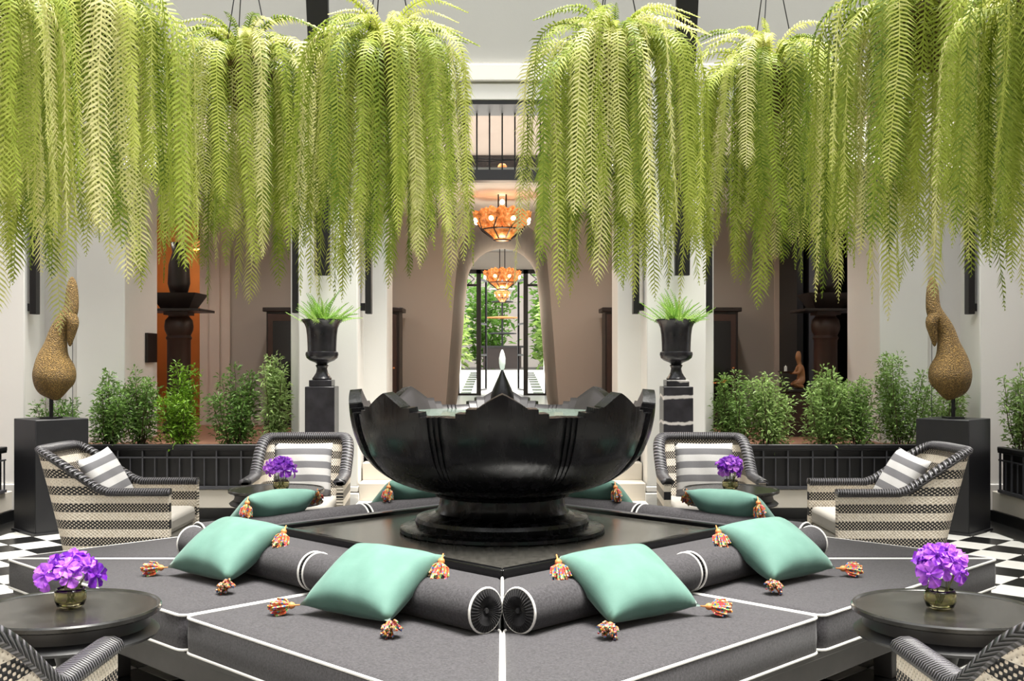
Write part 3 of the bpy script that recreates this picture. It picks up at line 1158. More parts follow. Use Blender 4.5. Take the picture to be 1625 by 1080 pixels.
def bowl():
    half = PI / 8
    knots = []       # (phi, ztop, inset) inside one half petal, phi from 0 to half
    rt = 0.785

    def ztop(s):
        if s <= 0.115:
            t = s / 0.115
            return 1.292 - 0.064 * (t ** 1.15)
        if s <= 0.165: return 1.225
        if s <= 0.215: return 1.204
        return 1.184
    ss = [0, 0.015, 0.03, 0.05, 0.07, 0.09, 0.105, 0.115, 0.116, 0.135, 0.165, 0.1655, 0.19, 0.215, 0.2155, 0.235, 0.255, 0.2555, 0.275, 0.2755, 0.295, 0.2955, half * rt]

    def inset(s):
        t = 0.0
        for b, dlt in ((0.2552, 0.014), (0.2752, 0.014), (0.2952, 0.016)):
            if s > b: t += dlt
        return t
    colm = []
    for pi_ in range(8):
        base = 2 * PI * pi_ / 8 - PI / 2
        seq = [(-s) for s in reversed(ss[1:-1])] + ss
        for s in seq:
            colm.append((base + s / rt, ztop(abs(s)), inset(abs(s)), abs(s)))
    nv = 26
    n = len(colm)
    vs, fs = [], []
    TH = 0.06
    for phi, zt, ins, s in colm:
        cxp, sxp = math.cos(phi), math.sin(phi)
        for i in range(nv):
            t = i / (nv - 1)
            z = 0.765 + (zt - 0.765) * t
            w = min(1.0, max(0.0, (z - 0.78) / 0.25))
            bul = 0.018 * (1 - (s / 0.31) ** 2) * math.sin(PI * min(1, max(0, (z - 0.765) / 0.53)))
            r = rs(z) - ins * w + bul
            vs.append((r * cxp, r * sxp, z - Z0))
        for i in range(nv):                       # inner face from top to the pool floor
            t = i / (nv - 1)
            z = zt - (zt - 1.05) * t
            r = rs(zt) - ins - TH - 0.12 * t
            vs.append((r * cxp, r * sxp, z - Z0 + (0.006 if i == 0 else 0)))
    m2 = 2 * nv
    for c in range(n):
        d = (c + 1) % n
        for i in range(m2 - 1):
            fs.append((c * m2 + i, d * m2 + i, d * m2 + i + 1, c * m2 + i + 1))
    m = MB().add(vs, fs)
    return m, m2, nv


bm0, m2_, nv_ = bowl()
bo = bm0.build('lotus_bowl', M['stone'], fo, smooth=28)
M['stone_in'] = simple('skylit_grey_stone', '#3d393b', 0.35, var=0.2, scale=8)  # lighter grey puts skylight on the inner faces into the colour
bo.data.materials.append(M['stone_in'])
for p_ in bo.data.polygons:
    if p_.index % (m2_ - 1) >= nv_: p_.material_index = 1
foot = [(0.523, 0.566), (0.53, 0.573), (0.528, 0.588), (0.51, 0.596), (0.47, 0.599), (0.448, 0.605), (0.452, 0.624), (0.442, 0.642), (0.41, 0.651), (0.372, 0.656), (0.347, 0.668), (0.331, 0.69), (0.323, 0.72), (0.323, 0.744), (0.345, 0.75), (0.354, 0.764), (0.342, 0.777), (0.33, 0.785)]
MB().lathe([(r, z - Z0) for r, z in foot], 72).build('stepped_foot', M['stone'], fo, smooth=28)
MB().lathe([(0.001, 1.158 - Z0), (0.69, 1.158 - Z0), (0.69, 1.168 - Z0), (0.001, 1.168 - Z0)], 64, cap=False).build('pool_water', M['water'], fo)
MB().lathe([(0.001, 1.05 - Z0), (0.62, 1.05 - Z0), (0.64, 1.06 - Z0)], 48, cap=False).build('pool_floor', M['marble'], fo)
bud = [(0.02, 1.05), (0.03, 1.17), (0.05, 1.2), (0.062, 1.235), (0.06, 1.265), (0.05, 1.295), (0.034, 1.33), (0.02, 1.36), (0.01, 1.385), (0.004, 1.4)]
MB().lathe([(r, z - Z0) for r, z in bud], 24).build('lotus_bud', M['stone'], fo, smooth=True)
jet = [(0.004, 1.392), (0.012, 1.405), (0.018, 1.43), (0.017, 1.455), (0.011, 1.48), (0.004, 1.5)]
MB().lathe([(r * (1 + 0.1 * random.uniform(-1, 1)), z - Z0) for r, z in jet], 12).build('water_jet', M['foam'], fo, smooth=True)

# =================================================================== PILLOWS
def pillow_mesh(name, w, h, t, mat, n=18, pinch=0.06, pw=0.42):
    vs, fs, uvs = [], [], []
    for sgn in (1, -1):
        for i in range(n + 1):
            for j in range(n + 1):
                u, v = 2 * i / n - 1, 2 * j / n - 1
                k = (1 - abs(u) ** 2.4) * (1 - abs(v) ** 2.4)
                zz = sgn * t / 2 * max(k, 0) ** pw
                x = u * w / 2 * (1 - pinch * (1 - v * v) * u * u)
                y = v * h / 2 * (1 - pinch * (1 - u * u) * v * v)
                zz += 0.004 * math.sin(7 * u + 3 * v) * k
                vs.append((x, y, zz))
                uvs.append((i / n, j / n))
    N = (n + 1) ** 2
    for i in range(n):
        for j in range(n):
            a = i * (n + 1) + j
            fs.append((a, a + n + 1, a + n + 2, a + 1))
            b = N + a
            fs.append((b, b + 1, b + n + 2, b + n + 1))
    me = bpy.data.meshes.new(name)
    me.from_pydata(vs, [], fs)
    uvl = me.uv_layers.new(name='UVMap')
    for lp in me.loops: uvl.data[lp.index].uv = uvs[lp.vertex_index]
    me.materials.append(mat)
    me.shade_smooth()
    import bmesh
    b = bmesh.new()
    b.from_mesh(me)
    bmesh.ops.remove_doubles(b, verts=b.verts, dist=1e-5)
    bmesh.ops.recalc_face_normals(b, faces=b.faces)
    b.to_mesh(me)
    b.free()
    return me


pm = pillow_mesh('velvet_pillow', 0.48, 0.39, 0.19, M['velvet'], pinch=0.1, pw=0.5)


def tassel_mesh(flat):
    m = MB()
    for k in range(46):
        a = random.uniform(0, 2 * PI)
        r = random.uniform(0.2, 1.0)
        s = 0.036 * r
        zz = random.uniform(0.06, 0.085) * (1.15 - 0.3 * r)
        ex = (math.cos(a) * s, math.sin(a) * s * (0.7 if flat else 1), -zz)
        mid = (math.cos(a) * s * 0.75, math.sin(a) * s * (0.6 if flat else 0.75), -zz * 0.5)
        m.tube([(math.cos(a) * 0.006, math.sin(a) * 0.006, -0.016), mid, ex], [0.003, 0.0042, 0.0035], 4)
    return m.mesh('tassel', M['tassel'])


tas = tassel_mesh(True)
bead = MB().lathe([(0.001, -0.02), (0.009, -0.017), (0.012, -0.009), (0.009, -0.001), (0.003, 0.004), (0.002, 0.02)], 10).mesh('bead', M['bead'], True)


def add_tassel(pil, corner, direction):
    """corner in pillow space, direction (pillow space) in which the yarn hangs"""
    d = Vector(direction).normalized()
    q = (-d).to_track_quat('Z', 'Y')
    t = link('tassel', tas, pil, Vector(corner) + d * 0.024, q.to_euler(), (1.25, 1.25, 1.2))
    link('bead', bead, t)


pl_lab = {
    (3, 0): 'green velvet tasselled pillow left of the front corner', (3, 1): 'green velvet tasselled pillow at the far left of the bench',
    (0, 0): 'green velvet tasselled pillow right of the front corner', (0, 1): 'green velvet tasselled pillow at the far right of the bench',
    (2, 0): 'green velvet pillow behind the bolster, just left of the fountain foot', (2, 1): 'green velvet pillow behind the bolster before the left back armchair',
    (1, 0): 'green velvet pillow behind the bolster, just right of the fountain foot', (1, 1): 'green velvet pillow behind the bolster before the right back armchair'}
# side k: 0 front-right, 1 back-right, 2 back-left, 3 front-left ; a = |x| of pillow centre on the offset line
for side, a_list in ((3, (0.52, 1.29)), (0, (0.5, 1.28)), (2, (0.6, 1.32)), (1, (0.6, 1.32))):
    for idx, a in enumerate(a_list):
        sx = -1 if side in (2, 3) else 1
        sy = -1 if side in (0, 3) else 1
        off = 1.84 if sy < 0 else 1.815
        cx, cy = sx * a, DC + sy * (off - a)
        outn = Vector((sx, sy, 0)).normalized()          # away from fountain
        along = Vector((-outn.y, outn.x, 0))
        # tilt: pillow leans on the bolster, up axis leans towards the fountain
        tilt = math.radians(31)
        upv = (Vector((0, 0, 1)) * math.sin(tilt) - outn * math.cos(tilt)).normalized()
        nv = (Vector((0, 0, 1)) * math.cos(tilt) + outn * math.sin(tilt)).normalized()
        if sy > 0:
            tilt = math.radians(38)
            upv = (Vector((0, 0, 1)) * math.sin(tilt) - outn * math.cos(tilt)).normalized()
            nv = (Vector((0, 0, 1)) * math.cos(tilt) + outn * math.sin(tilt)).normalized()
        xv = upv.cross(nv)
        rot = Matrix((xv, upv, nv)).transposed()
        yaw = {(3, 0): 9, (3, 1): 4, (0, 0): -9, (0, 1): -6}.get((side, idx), random.uniform(-5, 5))
        rot = Matrix.Rotation(math.radians(yaw), 3, 'Z') @ rot
        o = link('velvet_pillow', pm, None, (cx, cy, SEATZ + 0.14 if sy < 0 else SEATZ + 0.155), rot.to_euler())
        tag(o, pl_lab[(side, idx)], 'pillow', 'seafoam velvet pillows on the bench')
        w, h = 0.236, 0.193
        ri = rot.inverted()
        down = ri @ Vector((0, 0, -1))
        flat = ri @ (outn + Vector((0, 0, -0.12)))
        for cxs in (-1, 1):
            lateral = ri @ (rot @ Vector((cxs, 0, 0)))
            add_tassel(o, (cxs * w, -h, 0.0), Vector(flat) * 0.6 + Vector(lateral) * 0.75)
            world_side = (rot @ Vector((cxs, 0, 0))).x * sx
            if world_side < 0:       # corner nearer the centre hangs in front
                add_tassel(o, (cxs * w, h, 0.01), down + ri @ outn * 0.75 + Vector((cxs * 0.35, 0, 0)))
            elif sy > 0:
                add_tassel(o, (cxs * w, h, 0.01), down - ri @ outn * 0.1 + Vector((cxs * 0.25, 0, 0)))

# =================================================================== WICKER ARMCHAIRS
def set_uv(me, uvs):
    l = me.uv_layers.new(name='UVMap')
    for lp in me.loops: l.data[lp.index].uv = uvs[lp.vertex_index]


def chair_path():
    pts = []
    for i in range(11): pts.append((-0.355, -0.42 + 0.5 * i / 10))
    n = 3.2
    for i in range(1, 32):
        a = PI * i / 32
        c, s = math.cos(a), math.sin(a)
        pts.append((-0.355 * math.copysign(abs(c) ** (2 / n), c), 0.08 + 0.22 * abs(s) ** (2 / n)))
    for i in range(11): pts.append((0.355, 0.08 - 0.5 * i / 10))
    return pts


CP = chair_path()


def sm(a, b, x):
    t = min(1, max(0, (x - a) / (b - a)))
    return t * t * (3 - 2 * t)


def chair_pt(i, z, inset=0.0):
    x, y = CP[i]
    n = len(CP)
    a, b = Vector(CP[max(i - 1, 0)]), Vector(CP[min(i + 1, n - 1)])
    t = (b - a).normalized()
    nr = Vector((-t.y, t.x))               # outward? path runs left-front -> back -> right-front (clockwise seen from above)
    w = sm(-0.02, 0.26, y)
    yy = y + w * 0.20 * (z / 0.85) ** 1.2
    xx = x * (1 + 0.03 * w * z)
    return Vector((xx - nr.x * inset, yy - nr.y * inset, z))


def ztop_chair(i):
    x, y = CP[i]
    return 0.585 + 0.265 * sm(-0.02, 0.27, y)


def make_chair():
    o = empty('wicker_armchair', (0, 0, 0))
    n, nz = len(CP), 16
    arc = [0]
    for i in range(1, n): arc.append(arc[-1] + (Vector(CP[i]) - Vector(CP[i - 1])).length)
    TH = 0.05
    vs, uv, fs = [], [], []
    for inset in (0.0, TH):
        for i in range(n):
            zt = ztop_chair(i)
            for k in range(nz + 1):
                z = 0.015 + (zt - 0.015) * k / nz
                p = chair_pt(i, z, inset)
                vs.append(tuple(p))
                uv.append((arc[i], z))
    N = n * (nz + 1)
    for i in range(n - 1):
        for k in range(nz):
            a = i * (nz + 1) + k
            fs.append((a, a + 1, a + nz + 2, a + nz + 1))
            b = N + a
            fs.append((b, b + nz + 1, b + nz + 2, b + 1))
    for i in (0, n - 1):                       # arm fronts
        for k in range(nz):
            a = i * (nz + 1) + k
            fs.append((a, N + a, N + a + 1, a + 1) if i == 0 else (a, a + 1, N + a + 1, N + a))
    me = bpy.data.meshes.new('woven_shell')
    me.from_pydata(vs, [], fs)
    set_uv(me, uv)
    me.materials.append(M['wicker'])
    me.shade_smooth()
    me.set_sharp_from_angle(angle=math.radians(40))
    link('woven_shell', me, o)
    # braided rim
    pts = [chair_pt(i, ztop_chair(i), TH / 2) for i in range(n)]
    m = MB()
    seg = 10
    m.tube(pts, 0.046, seg, flat=0.62)
    uv = []
    for i in range(n):
        for k in range(seg): uv.append((arc[i], k / seg))
    me = m.mesh('braided_rim', M['braid'], True)
    set_uv(me, uv)
    link('braided_rim', me, o)
    # seat
    MB().box(-0.30, 0.30, -0.40, 0.22, 0.05, 0.30).build('seat_base', M['offwhite'], o, bevel=0.01)
    MB().box(-0.30, 0.30, -0.415, 0.21, 0.302, 0.42).build('seat_pad', M['offwhite'], o, bevel=0.035, segs=3)
    return o


chair0 = make_chair()
chairs = [
    ((-2.58, 7.50), PI / 2, 'striped wicker armchair by the left black pedestal, facing the fountain'),
    ((2.58, 7.45), -PI / 2, 'striped wicker armchair by the right black pedestal, facing the fountain'),
    ((-1.50, 8.17), 0.06, 'striped wicker armchair in front of the left urn pedestal'),
    ((1.52, 8.17), -0.06, 'striped wicker armchair in front of the veined right urn pedestal'),
    ((-1.52, 2.92), PI, 'striped wicker armchair in the bottom left corner, seen from behind'),
    ((1.55, 2.92), PI, 'striped wicker armchair in the bottom right corner, seen from behind')]
CH = []
for i, ((x, y), rz, lb) in enumerate(chairs):
    c = chair0 if i == 0 else copy_tree(chair0)
    c.location = (x, y, 0)
    c.rotation_euler = (0, 0, rz)
    tag(c, lb, 'armchair', 'striped wicker armchairs')
    CH.append(c)

sp_sq = pillow_mesh('throw_pillow', 0.42, 0.42, 0.13, M['stripe'], 14)
sp_bk = pillow_mesh('throw_pillow', 0.44, 0.42, 0.13, M['stripe'], 14, pinch=0.03)


def chair_pillow(ci, me, lx, ly, lz, tilt, yaw, roll, label):
    (x, y), rz, _ = chairs[ci]
    R = Matrix.Rotation(rz + yaw, 3, 'Z') @ Matrix.Rotation(PI / 2 - tilt, 3, 'X') @ Matrix.Rotation(roll, 3, 'Z')
    p = Matrix.Rotation(rz, 3, 'Z') @ Vector((lx, ly, lz)) + Vector((x, y, 0))
    o = link('throw_pillow', me, None, p, R.to_euler())
    tag(o, label, 'pillow', 'grey and white striped throw pillows')


T = math.radians
chair_pillow(0, sp_sq, 0.10, 0.14, 0.62, T(28), T(-14), T(10), 'grey and white striped pillow in the left side armchair')
chair_pillow(1, sp_sq, -0.10, 0.14, 0.62, T(28), T(14), T(-10), 'grey and white striped pillow in the right side armchair')
chair_pillow(2, sp_bk, 0, 0.17, 0.615, T(20), 0, 0, 'grey and white striped back pillow in the left back armchair')
chair_pillow(3, sp_bk, 0, 0.17, 0.615, T(20), 0, 0, 'grey and white striped back pillow in the right back armchair')

# =================================================================== SIDE TABLES, ORCHIDS
def make_table():
    o = empty('round_table', (0, 0, 0))
    MB().lathe([(0.001, 0.592), (0.295, 0.592), (0.300, 0.596), (0.308, 0.598), (0.313, 0.592), (0.313, 0.580), (0.305, 0.574), (0.29, 0.572), (0.001, 0.572)], 64, cap=False) \
        .build('table_top', M['tabletop'], o, smooth=35)
    MB().lathe([(0.272, 0.574), (0.27, 0.55), (0.276, 0.53), (0.298, 0.515), (0.306, 0.508), (0.300, 0.498), (0.27, 0.495), (0.1, 0.494)], 64).build('moulded_apron', M['black'], o, smooth=35)
    MB().lathe([(0.06, 0.5), (0.05, 0.46), (0.035, 0.4), (0.05, 0.32), (0.055, 0.25), (0.035, 0.18), (0.05, 0.1), (0.06, 0.07)], 24).build('turned_stem', M['black'], o, smooth=35)
    MB().lathe([(0.2, 0.0), (0.2, 0.025), (0.17, 0.04), (0.09, 0.06), (0.06, 0.08)], 40).build('foot', M['black'], o, smooth=35)
    return o


t_ = NT('black_glazed_tabletop')
t_.set(t_.ramp(t_.noise(18, 4), [(0.3, srgb('#1c1c1b')), (0.8, srgb('#302f2d'))]), 0.22, 0, 0.5)
M['tabletop'] = t_.m
tab0 = make_table()


def bloom_mesh():
    m = MB()
    for j in range(5):
        b = 2 * PI * j / 5 + PI / 2
        L, W = (0.036, 0.013) if j in (0, 2, 3) else (0.038, 0.019)
        d = Vector((math.cos(b), math.sin(b), 0))
        s = Vector((-d.y, d.x, 0))
        up = Vector((0, 0, 1))
        k = random.uniform(-0.004, 0.006)
        vs = [d * 0.002, d * L * 0.3 + s * W * 0.45 + up * 0.006, d * L * 0.7 + s * W + up * (0.006 + k), d * L * 0.95 + s * W * 0.5 + up * (0.002 - k), d * L * 0.95 - s * W * 0.5 + up * 0.004,
              d * L * 0.7 - s * W + up * (0.009 - k), d * L * 0.3 - s * W * 0.45 + up * 0.006, d * L * 0.55 + up * 0.001, d * L * 1.0 - up * 0.003]
        m.add(vs, [(0, 1, 7), (1, 2, 7), (2, 3, 7), (3, 8, 7), (8, 4, 7), (4, 5, 7), (5, 6, 7), (6, 0, 7)])
    m.lathe([(0.002, -0.002), (0.005, 0.004), (0.007, 0.012), (0.003, 0.016)], 6)
    return m.mesh('bloom', M['petal'])


blm_me = bloom_mesh()
vase_me = None


def orchid(x, y, z, wide, tall, n, label, vlabel=None):
    v = empty('orchid_vase', (x, y, z), label=label, cat='flower vase', group='purple orchids in glass bowls')
    MB().lathe([(0.001, 0.0), (0.03, 0.0), (0.045, 0.006), (0.054, 0.03), (0.053, 0.052), (0.047, 0.066), (0.043, 0.066), (0.049, 0.052), (0.05, 0.03), (0.042, 0.012), (0.001, 0.01)], 28, cap=False) \
        .build('glass_bowl', M['vaseglass'], v, smooth=True)
    m = MB()
    for k in range(9):
        a = random.uniform(0, 2 * PI)
        r0, r1 = random.uniform(0, 0.028), random.uniform(0.01, 0.06)
        m.tube([(math.cos(a + 2) * r0, math.sin(a + 2) * r0, 0.014), (math.cos(a) * 0.025, math.sin(a) * 0.025, 0.06), (math.cos(a) * r1, math.sin(a) * r1, 0.06 + tall * 0.5)], 0.0022, 5)
    m.build('stems', M['stem'], v)
    for k in range(n):
        a = 2 * PI * k * 0.618 + random.uniform(-.3, .3)
        t = (k + 0.5) / n
        el = t * 1.5 - 0.25
        rr = wide * math.cos(el) * random.uniform(0.6, 1.2)
        p = Vector((math.cos(a) * rr, math.sin(a) * rr, 0.085 + tall * (0.42 + 0.55 * math.sin(el) * random.uniform(.85, 1.1))))
        d = Vector((math.cos(a) * math.cos(el), math.sin(a) * math.cos(el), math.sin(el) + 0.15)) + Vector((random.uniform(-.3, .3), random.uniform(-.3, .3) - 0.25, random.uniform(-.3, .3)))
        q = d.to_track_quat('Z', 'Y')
        s = random.uniform(1.0, 1.45)
        e = (q.to_matrix() @ Matrix.Rotation(random.uniform(0, 6.28), 3, 'Z')).to_euler()
        link('bloom', blm_me, v, p, e, (s, s, s))
    return v


tabs = [((-1.50, 3.80), 'round black table in the bottom left corner', 0), ((1.53, 3.80), 'round black table in the bottom right corner', 0),
        ((-1.49, 7.28), 'round black table before the left back armchair', 0), ((1.51, 7.28), 'round black table before the right back armchair', 0)]
for i, ((x, y), lb, _) in enumerate(tabs):
    t = tab0 if i == 0 else copy_tree(tab0)
    t.location = (x, y, 0)
    tag(t, lb, 'table', 'round black side tables')
orchid(-1.497, 3.82, 0.5985 - 0.0055, 0.098, 0.085, 21, 'low spreading purple orchids in a glass bowl on the bottom left table')
orchid(1.510, 3.80, 0.593, 0.072, 0.125, 21, 'round purple orchid posy in a glass bowl on the bottom right table')
orchid(-1.455, 7.25, 0.593, 0.082, 0.12, 20, 'purple orchids in a glass bowl before the left back armchair')
orchid(1.50, 7.25, 0.593, 0.072, 0.125, 20, 'purple orchids in a glass bowl before the right back armchair')

# =================================================================== PEDESTALS AND NEST SCULPTURES
for s, sd in ((-1, 'left'), (1, 'right')):
    c = Vector((s * 3.83, 9.36, 0))
    o = MB().box(-0.225, 0.225, -0.225, 0.225, 0.0, 0.95).build('display_pedestal', M['ped'], None, bevel=0.006, loc=c, rot=(0, 0, PI / 4))
    tag(o, 'tall black square pedestal on the %s, set cornerwise' % sd, 'pedestal', 'black display pedestals')
    MB().box(-0.24, 0.24, -0.24, 0.24, 0.0, 0.02).build('foot_plate', M['ped'], o)
    n = empty('nest_sculpture', (c.x, c.y, 0.951), label='brown woven pear-shaped nest sculpture on the %s black pedestal' % sd, cat='sculpture', group='woven nest sculptures')
    MB().box(-0.07, 0.07, -0.07, 0.07, 0, 0.012).build('base_plate', M['iron'], n)
    k = 1 / 187.0
    y0 = 665
    # (x offset towards the centre from the rod, pixel height, radius px)
    pr = [(8, 637, 3), (8, 631, 12), (5, 622, 24), (4, 613, 30), (5, 601, 33), (5, 591, 33), (4, 580, 30), (3, 570, 25.5), (5, 558, 20.5), (7.5, 549, 17.7), (9, 538, 15.5), (11.5, 527, 14), (18, 515, 13.5), (26, 504, 13), (31, 494, 12), (32.5, 485, 10.8), (33, 470, 10), (33, 450, 8), (33, 440, 2)]
    # smooth interpolation
    pts = [Vector((-s * a * k, 0, (y0 - b) * k)) for a, b, r in pr]
    m = MB().tube([p for p in pts], [r * k for _, _, r in pr], 28)
    nb = m.build('woven_body', M['nest'], n, smooth=True)
    sb = nb.modifiers.new('sub', 'SUBSURF')
    sb.levels = sb.render_levels = 2
    spt = [(24, 498, 10), (32, 505, 12), (36, 514, 11), (34, 526, 8), (31.5, 540, 5.5), (31, 552, 2)]
    m = MB().tube([Vector((-s * a * k, -0.02, (y0 - b) * k)) for a, b, r in spt], [r * k for _, _, r in spt], 16)
    q = m.build('entrance_spout', M['nest'], n, smooth=True)
    q.modifiers.new('sub', 'SUBSURF').render_levels = 1
    MB().tube([(0, 0, 0.01), (0, 0, 0.2)], 0.017, 12).build('rod', M['iron'], n)
    MB().tube([(-s * 0.17, 0.03, 0.01), (-s * 0.17, 0.03, 0.9)], 0.003, 5).build('support_wire', M['steel'], n)

# =================================================================== URNS
def frond_mesh(name, reach, length, rise, plen, mat, spacing=0.024, tipfrac=0.3, curl=0.0, sway=0.0, pw=0.0065, hang=1.0, twist=0.0):
    """one fern frond: midrib arching out along +x then hanging, with paired leaflets"""
    n = int(length / spacing)
    th = rise
    pos = Vector((0, 0, 0))
    La = reach * 1.75
    vs, fs = [], []
    pts = []
    s = 0
    sw = random.uniform(-1, 1) * sway
    for i in range(n + 1):
        t = min(1, s / La)
        e = t * t * (3 - 2 * t)
        ang = rise + (math.radians(-88) * hang - rise) * e
        pts.append((pos.copy(), ang))
        pos = pos + Vector((math.cos(ang), sw * math.sin(s * 3), math.sin(ang))) * spacing
        s += spacing
    m = MB()
    m.tube([p for p, _ in pts[::3]] + [pts[-1][0]], [0.004 * (1 - 0.75 * i / (len(pts[::3]) + 1)) for i in range(len(pts[::3]) + 1)], 4)
    m2v, m2f = [], []
    for i in range(4, n + 1):
        p, ang = pts[i]
        f = i / n
        tang = Vector((math.cos(ang), 0, math.sin(ang)))
        nrm = Vector((-math.sin(ang), 0, math.cos(ang)))
        prof_ = min(1, (f + 0.03) / 0.22) * (1 if f < 1 - tipfrac else max(0.06, ((1 - f) / tipfrac)) ** 0.75)
        L = plen * prof_
        tw = twist * min(1, max(0, (f - 0.1) / 0.35)) + 0.25 * math.sin(f * 9 + twist * 5)
        sv = Vector((0, 1, 0)) * math.cos(tw) + nrm * math.sin(tw)
        nrm = nrm * math.cos(tw) - Vector((0, 1, 0)) * math.sin(tw)
        for sd in (-1, 1):
            jit = random.uniform(0.8, 1.15)
            out = sv * sd * 0.93 + tang * (0.42 + 0.3 * f) + Vector((random.uniform(-.08, .08), 0, random.uniform(-.08, .02))) + nrm * random.uniform(-0.22, 0.22)
            out.normalize()
            l = L * jit
            w = pw * (0.7 + 0.3 * prof_)
            base = p + tang * (spacing * 0.5 if sd > 0 else 0)
            mid = base + out * l * 0.55 + nrm * 0.006
            tip = base + out * l + Vector((0, 0, -1)) * l * 0.28 - nrm * l * 0.08
            k = len(m2v)
            m2v += [base - tang * w, base + tang * w, mid + tang * w * 1.05, mid - tang * w * 0.95, tip]
            m2f += [(k, k + 1, k + 2, k + 3), (k + 3, k + 2, k + 4)]
    m.add(m2v, m2f)
    return m.mesh(name, mat)


urn_prof = [(0.083, 0.0), (0.085, 0.012), (0.07, 0.03), (0.052, 0.055), (0.044, 0.085), (0.05, 0.1), (0.058, 0.108), (0.044, 0.118), (0.06, 0.13), (0.105, 0.145), (0.134, 0.165), (0.143, 0.19), (0.14, 0.208),
            (0.126, 0.214), (0.124, 0.226), (0.126, 0.28), (0.13, 0.34), (0.138, 0.39), (0.152, 0.42), (0.172, 0.44), (0.178, 0.446), (0.178, 0.456), (0.15, 0.458), (0.125, 0.44), (0.11, 0.42)]
small_fronds = [frond_mesh('frond', random.uniform(0.2, 0.4), random.uniform(0.28, 0.38), random.uniform(0.25, 1.45), 0.042, M['fern2'], 0.018, 0.65, pw=0.0042, hang=random.uniform(-0.45, 0.45)) for _ in range(8)]
for s, sd, xc in ((-1, 'left', -1.573), (1, 'right', 1.518)):
    mt = M['marble'] if s < 0 else M['marble_v']
    o = empty('urn_pedestal', (xc, 9.62, 0), label='plain black marble pedestal before the left column' if s < 0 else 'black marble pedestal with white veins before the right column', cat='pedestal', group='urn pedestals')
    bx('shaft', mt, o, -0.128, 0.128, -0.128, 0.128, 0.08, 1.215, 0.006)
    bx('base_block', mt, o, -0.15, 0.15, -0.15, 0.15, 0, 0.08, 0.006)
    u = empty('garden_urn', (xc, 9.62, 1.216), label='black footed urn on the %s pedestal, holding a small fern' % sd, cat='urn', group='black garden urns')
    bx('square_foot', mt, u, -0.098, 0.098, -0.098, 0.098, 0.0, 0.055, 0.004)
    MB().lathe([(r, z * 1.16 + 0.055) for r, z in urn_prof], 40).build('urn_body', M['marble'], u, smooth=35)
    MB().lathe([(0.001, 0.5), (0.12, 0.49)], 20, cap=False).build('soil', M['soil'], u)
    f = empty('potted_fern', (xc, 9.62, 1.715), label='small bright green fern growing in the %s urn' % sd, cat='fern', group='urn ferns')
    for k in range(90):
        sc_ = random.uniform(0.7, 1.12)
        link('frond', small_fronds[k % 8], f, (random.uniform(-.05, .05), random.uniform(-.05, .05), 0), (0, 0, 2 * PI * k * 0.618), (sc_, sc_, sc_ * random.uniform(0.8, 1.1)))

# =================================================================== CABINETS, WOODEN COLUMNS, STATUE
for s, sd in ((-1, 'left'), (1, 'right')):
    o = empty('display_cabinet', (s * 1.99, 13.15, FZ), label='dark wooden cabinet standing behind the %s central column' % sd, cat='cabinet', group='gallery cabinets')
    bx('carcass', M['dwood'], o, -0.78, 0.78, -0.2, 0.22, 0.08, 1.36)
    bx('cornice', M['dwood'], o, -0.82, 0.82, -0.24, 0.24, 1.36, 1.41, 0.008)
    bx('plinth', M['dwood'], o, -0.8, 0.8, -0.22, 0.23, 0.0, 0.08)
    for k in range(3):
        x0 = -0.76 + k * 0.51
        d = bx('door', M['wood'], o, x0, x0 + 0.49, -0.225, -0.2, 0.12, 1.33, 0.004)
        bx('glass_panel', M['cabglass'], d, x0 + 0.06, x0 + 0.43, -0.229, -0.224, 0.2, 1.25)
        MB().lathe([(0.001, -.012), (0.012, -.006), (0.012, .006), (0.001, .012)], 8, cap=False).build('knob', M['bead'], d, loc=(x0 + 0.46, -0.235, 0.7))
    # carved wooden column
    zc = lambda yp: HC + (CY - yp) * 12.0 / F - FZ
    c = empty('wooden_column', (s * 3.52, 12.0, FZ), label='dark turned wooden column with square tray before the %s' % ('ochre doorway' if s < 0 else 'dark doorway'), cat='sculpture', group='turned wooden columns')
    MB().lathe([(0.17, 0.0), (0.17, 0.1), (0.13, 0.14), (0.125, zc(600)), (0.125, zc(540)), (0.14, zc(536)), (0.125, zc(532)), (0.15, zc(524)), (0.155, zc(518)), (0.145, zc(508)), (0.11, zc(502)), (0.12, zc(498))], 32) \
        .build('turned_shaft', M['wood'], c, smooth=35)
    bx('block', M['wood'], c, -0.13, 0.13, -0.13, 0.13, zc(500), zc(494))
    bx('plate', M['dwood'], c, -0.31, 0.31, -0.31, 0.31, zc(495), zc(491), 0.004)
    q = [(-1, -1), (1, -1), (1, 1), (-1, 1)]
    a0, a1 = 0.15, 0.25
    MB().add([(x * a0, y * a0, zc(491)) for x, y in q] + [(x * a1, y * a1, zc(466)) for x, y in q], [(3, 2, 1, 0), (4, 5, 6, 7), (0, 1, 5, 4), (1, 2, 6, 5), (2, 3, 7, 6), (3, 0, 4, 7)]) \
        .build('flared_tray', M['dwood'], c)
    MB().lathe([(0.09, zc(466)), (0.12, zc(450)), (0.11, zc(420)), (0.07, zc(400)), (0.09, zc(385))], 24).build('jar', M['dwood'], c, smooth=True)
# folded dark door leaves at the right doorway
fd = empty('door_2', (3.45, 13.1, FZ), label='folded dark door leaves at the right doorway', kind='structure')
for k, x in enumerate((-0.08, 0.06, 0.2)):
    bx('door_leaf', M['black'] if k % 2 == 0 else M['steel'], fd, x, x + 0.07, -0.5, 0.3, 0, 2.5)
# small wall plaque beside ochre door
p = px(240, 550, 11.5)
tag(bx('wall_plaque', M['dwood'], None, -3.635, -3.60, 11.2, 11.5, 1.42, 1.72), 'small dark plaque on the left white pier', 'plaque')

